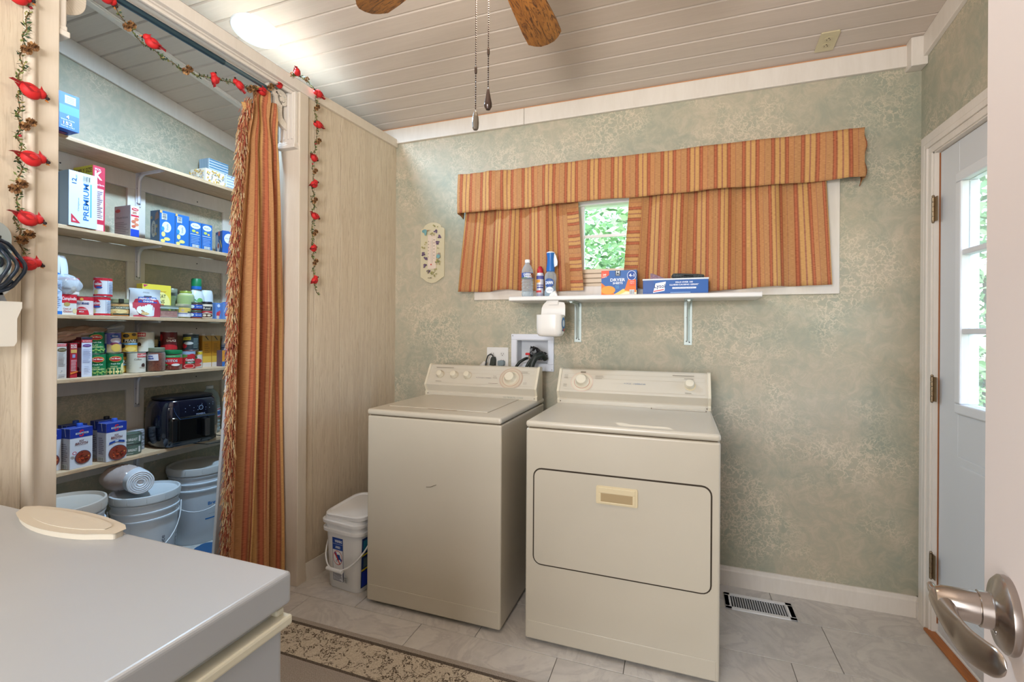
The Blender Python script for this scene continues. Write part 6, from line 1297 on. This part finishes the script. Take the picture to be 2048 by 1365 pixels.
# ================================================================= ENTRY WALL BITS
t = thing('wall_charger', 'grey and white cordless device in a wall holder at the left edge', 'charger', (XO, .66, 1.36))
MB().prism(rrect(-.045, .078, .02, .12, .02), 'x', 0, .05).build('device_holder', mat((206, 204, 198), .4), t, bevel=.006)
MB().prism(rrect(-.05, .058, .06, .2, .03), 'x', .03, .085).build('device_body', mat((150, 150, 146), .25, .5), t, bevel=.012, seg=3)
MB().box(.082, .0865, .02, .05, .15, .172).build('device_window', BLACK, t, bevel=.002)
MB().box(.0855, .0875, .022, .05, .136, .143).build('red_light', mat((206, 40, 30), .4, emit=1.2), t)
MB().box(.0855, .0875, -.01, .046, .085, .115).build('display', mat((110, 226, 160), .4, emit=.8), t)
t = thing('power_adapter', 'cream plug in power adapter under the cord loops', 'adapter', (XO, .69, 1.27))
MB().prism([(-.09, -.03), (.052, -.03), (.056, -.022), (.056, .042), (.066, .072), (.066, .083), (-.09, .083)], 'x', 0, .065).build('adapter_body', mat((216, 210, 198), .4), t, bevel=.005)
MB().prism([(.014, .083), (.044, .083), (.034, .11), (.024, .11)], 'x', .015, .05).build('plug_boot', mat((140, 142, 146), .5), t, bevel=.004)
CORD = mat((28, 38, 52), .4)
t = thing('cord_loops', 'coiled black power cord hanging on the paneled wall', 'cord', (XO+.06, .70, 1.45))
def loop(cy, cz, ry, rz_, a0, a1, dx, r=.0048, n=26, rot=0): return [(dx+.008*math.sin(i), cy+ry*math.cos(a0+(a1-a0)*i/n)*math.cos(rot)-rz_*math.sin(a0+(a1-a0)*i/n)*math.sin(rot), cz+ry*math.cos(a0+(a1-a0)*i/n)*math.sin(rot)+rz_*math.sin(a0+(a1-a0)*i/n)*math.cos(rot)) for i in range(n+1)]
m = MB()
for cy, cz, ry, rz_, dx in ((-.03, .0, .083, .074, .03), (-.045, .0, .075, .066, .045), (-.06, .01, .07, .055, .02), (-.05, .005, .062, .07, .05), (-.07, .02, .065, .06, .035)):
    m.tube([(q[0]*1.0, q[1], q[2]) for q in loop(cy, cz, ry, rz_, -PI*.72, PI*.62, dx)], .0046, 8)
m.tube([(.02, .032, -.035), (.02, .01, -.062), (.02, -.02, -.08), (.02, -.05, -.085)], .0065, 8); m.build('cord', CORD, t, smooth=60)
MB().tube([(.02, -.02, -.080), (.02, -.075, -.085)], .010, 10).build('strain_relief', mat((206, 204, 198), .4), t, smooth=50)
# ================================================================= OPEN DOOR AND LEVER IN FRONT
d0 = Vector((.313, .645, 0)); dd = Vector((-.0135, -.0583, 0)).normalized(); dn = Vector((-dd.y, dd.x, 0)); dn = -dn if dn.x > 0 else dn
t = thing('open_door', 'pale open interior door beside the camera', 'door', tuple(d0), math.atan2(dd.y, dd.x))
# local x runs along the door from its free edge towards the hinge; the visible face is on local -y
MB().box(0, .76, 0, .035, .012, 2.03).build('door_slab', mat((206, 192, 184), .5), t, bevel=.002)
cz = 1.022
lv = MB(); lv.T = Matrix.Translation((.080, 0, cz)) @ Matrix.Rotation(PI/2, 4, 'X')
lv.lathe([(.0, 0), (.034, 0), (.035, .002), (.0345, .006), (.030, .010), (.018, .0125), (.0165, .014), (.0165, .022), (.0155, .0225), (0, .0225)], 40); ro = lv.build('lever_rose', NICKEL, t, smooth=35)
lv = MB(); lv.T = Matrix.Translation((.080, 0, cz)) @ Matrix.Rotation(PI/2, 4, 'X')
lv.lathe([(0, .022), (.0148, .022), (.0150, .024), (.0142, .038), (.0134, .048), (.011, .053), (0, .054)], 28)
lv.build('lever_hub', NICKEL, ro, smooth=40)
def lever(u, v):
    s = u; a = 2*PI*v; L = .102
    cx = .076+.090*s; cy = -.046+.022*s**1.4*(1.0)-.004*math.sin(PI*s); c_z = cz-.001-.006*math.sin(PI*s)-.007*min(1, s*1.6)**.8
    hw = .0125*(1-s)+.0125*s+.003*math.sin(PI*s); hh = lerp(.0115, .0035, min(1, s*2.2))
    tip = (1-max(0, (s-.86)/.14)**2)**.5 if s > .86 else 1
    tw = -.35*s
    a1, b1 = hw*tip*math.cos(a), hh*tip*math.sin(a)
    return (cx, cy+b1*math.cos(tw)-a1*math.sin(tw)*.2, c_z+a1*math.cos(tw)+b1*math.sin(tw))
MB().grid(lever, 36, 20).build('lever_handle', NICKEL, ro, smooth=60)
MB().tube([(.076, -.046, cz+.000), (.066, -.049, cz-.001), (.058, -.051, cz-.001), (.052, -.052, cz+.002)], [.008, .006, .0045, .003], 12).build('lever_tail', NICKEL, ro, smooth=60)
MB().ball((.090, -.0125, cz-.014), (.003, .0015, .003), 10, 6).build('lock_pin', mat((200, 200, 200), .15, 1), ro, smooth=60)
# ================================================================= RUG AND FLOOR VENT
def m_rug():
    m, t, b = new_mat('rug_scroll'); v = coords(t)
    n = noise(t, v, 7, 3, .5, .4)
    vo = N(t, 'ShaderNodeTexVoronoi', feature='DISTANCE_TO_EDGE'); vo.inputs['Scale'].default_value = 12
    nn = N(t, 'ShaderNodeTexNoise'); nn.inputs['Scale'].default_value = 13; nn.inputs['Detail'].default_value = 2; t.links.new(v, nn.inputs['Vector'])
    sc = N(t, 'ShaderNodeVectorMath', operation='SCALE'); sc.inputs['Scale'].default_value = .14; t.links.new(nn.outputs['Color'], sc.inputs[0])
    ad = N(t, 'ShaderNodeVectorMath', operation='ADD'); t.links.new(v, ad.inputs[0]); t.links.new(sc.outputs[0], ad.inputs[1]); t.links.new(ad.outputs[0], vo.inputs['Vector'])
    ln = ramp(t, vo.outputs['Distance'], [(0, (255, 255, 255)), (.05, (255, 255, 255)), (.08, (0, 0, 0))])
    w = N(t, 'ShaderNodeTexVoronoi', feature='F1'); w.inputs['Scale'].default_value = 17; t.links.new(ad.outputs[0], w.inputs['Vector'])
    rg = ramp(t, w.outputs['Distance'], [(.20, (0, 0, 0)), (.27, (255, 255, 255)), (.33, (255, 255, 255)), (.40, (0, 0, 0))])
    dots = ramp(t, noise(t, v, 190, 2), [(.5, (0, 0, 0)), (.53, (255, 255, 255))])
    a = N(t, 'ShaderNodeMath', operation='MAXIMUM'); t.links.new(ln, a.inputs[0]); t.links.new(rg, a.inputs[1])
    c = N(t, 'ShaderNodeMath', operation='MULTIPLY'); t.links.new(a.outputs[0], c.inputs[0]); t.links.new(dots, c.inputs[1])
    col = mix(t, c.outputs[0], ramp(t, noise(t, v, 220, 2), [(.4, (184, 171, 152)), (.6, (206, 194, 174))]), (96, 84, 72))
    t.links.new(col, b.inputs['Base Color']); b.inputs['Roughness'].default_value = .95; b.inputs['Specular IOR Level'].default_value = .1; bump(t, b, dots, .5, .002); return m
rg = thing('floor_rug', 'taupe rug with a cream scroll patterned border in front of the machines', 'rug', (-.85, .9, 0))
gx0, gx1, gy0, gy1 = -.9, .95, -.75, .73
TP = m_speck('rug_taupe', (146, 136, 126), (166, 156, 146), 260, .95); DKB = m_speck('rug_dark', (70, 60, 52), (104, 92, 80), 300, .95)
def frame(m, x0, x1, y0, y1, w, z0, z1): m.box(x0, x1, y1-w, y1, z0, z1).box(x0, x1, y0, y0+w, z0, z1).box(x0, x0+w, y0+w, y1-w, z0, z1).box(x1-w, x1, y0+w, y1-w, z0, z1); return m
frame(MB(), gx0, gx1, gy0, gy1, .024, .001, .008).build('binding', TP, rg, bevel=.003)
frame(MB(), gx0+.024, gx1-.024, gy0+.024, gy1-.024, .014, .001, .0078).build('inner_dark_band', DKB, rg)
frame(MB(), gx0+.038, gx1-.038, gy0+.038, gy1-.038, .158, .001, .0075).build('patterned_border', m_rug(), rg)
frame(MB(), gx0+.196, gx1-.196, gy0+.196, gy1-.196, .012, .001, .0078).build('inner_dark_band', DKB, rg)
MB().box(gx0+.208, gx1-.208, gy0+.208, gy1-.208, .001, .0078).build('rug_field', TP, rg)
vt = thing('floor_vent', 'white slotted floor register by the back wall', 'vent', (.365, 2.448, 0))
m = MB(); frame(m, -.147, .147, -.071, .071, .022, .0, .005); m.box(-.147, -.118, -.071, .071, 0, .005).box(.118, .147, -.071, .071, 0, .005); m.build('vent_frame', WPL, vt, bevel=.002)
MB().box(-.12, .12, -.052, .052, .0006, .0012).build('vent_duct', mat((26, 28, 32), .8), vt)
for i in range(22):
    x = -.112+.0107*i; MB().hexa([(x, -.05, .001), (x+.0022, -.05, .001), (x+.0022, .05, .001), (x, .05, .001), (x+.003, -.05, .0045), (x+.0052, -.05, .0045), (x+.0052, .05, .0045), (x+.003, .05, .0045)]).build('slat', mat((200, 202, 206), .4), vt)
# ================================================================= OUTDOORS
GR = m_speck('lawn', (88, 122, 56), (132, 160, 84), 5, .9)
g = MB().box(-14, 18, YB+.3, 26, -.75, -.7).box(1.7, 18, -8, YB+.4, -.75, -.7).build('ground', GR); struct(g, 'grass outside')
pc = MB().box(XR+.16, 2.6, -2, 3.4, -.2, -.08).build('porch_floor', mat((170, 166, 160), .7)); struct(pc, 'porch floor')
t = thing('porch_column', 'pale blue white porch post seen through the door glass', 'post', (1.62, 3.05, -.1)); MB().box(-.05, .05, -.05, .05, 0, 3.0).build('post', mat((206, 216, 224), .5), t, bevel=.006)
MB().box(-.065, .065, -.065, .065, 0, .12).build('post_base', mat((206, 216, 224), .5), t, bevel=.006)
t = thing('porch_lantern', 'dark bronze porch lamp outside the door glass', 'lamp', (1.42, 2.72, 1.90))
MB().lathe([(0, -.09), (.03, -.085), (.05, -.03), (.055, .02), (.065, .03), (.03, .07), (.01, .10), (0, .10)], 16).build('lantern_body', BLACK, t, smooth=40)
MB().tube([(0, 0, .09), (0, .04, .12), (0, .10, .06)], .008, 8).build('lantern_arm', BLACK, t, smooth=50)
LF = [mat(c, .5) for c in ((120, 164, 110), (150, 190, 136), (186, 214, 170), (84, 128, 84))]
def crown(seed, R, H, n, lf):
    r = random.Random(seed); m = MB()
    cl = [Vector((r.uniform(-R, R)*.8, r.uniform(-R, R)*.8, r.uniform(.15, 1)*H)) for _ in range(26)]
    for i in range(n):
        c = r.choice(cl); p = c+Vector((r.gauss(0, 1), r.gauss(0, 1), r.gauss(0, .8)))*R*.24
        a = Vector((r.uniform(-1, 1), r.uniform(-1, 1), r.uniform(-.6, .6))).normalized()*lf; b = Vector((r.uniform(-1, 1), r.uniform(-1, 1), r.uniform(-1, 1))).normalized()*lf*.45
        m.add([p-a, p+b, p+a, p-b], [(0, 1, 2, 3)], r.choice([0, 0, 1, 1, 2, 3]))
    return m
cm = None
for k, (x, y, s, lb) in enumerate([(-1.1, 6.4, .9, 'leafy tree outside, seen through the gap between the curtains'), (-4.2, 10.5, 1.1, 'leafy tree outside, behind the one at the window gap'), (1.6, 14.5, 1.6, 'leafy tree outside behind the wider curtain panel'), (3.6, 7.4, .95, 'leafy tree outside, seen through the upper door glass'), (8.4, 10.5, 1.3, 'large leafy tree far outside the door'), (4.9, 4.0, .6, 'bushy young tree outside the door glass')]):
    t = thing('garden_tree', lb, 'tree', (x, y, -.7), k*1.3, 'trees outside')
    t.scale = (s, s, s)
    if cm is None:
        o = crown(3, 1.5, 3.4, 7000, .085).build('foliage', LF, t); o.location = (0, 0, .7); o['kind'] = 'stuff'; cm = o.data
    else:
        o = bpy.data.objects.new('foliage', cm); C.objects.link(o); o.parent = t; o.location = (0, 0, .7); o['kind'] = 'stuff'
    MB().tube([(0, 0, 0), (.04, .02, 1), (.0, .06, 2), (.08, 0, 3)], [.09, .07, .05, .03], 8).tube([(.02, .04, 1.3), (.4, .2, 2), (.7, .3, 2.8)], [.05, .035, .015], 6).tube([(.0, .05, 1.5), (-.4, -.1, 2.2), (-.6, 0, 3)], [.05, .035, .015], 6).build('trunk', mat((104, 88, 70), .9), t, smooth=50)
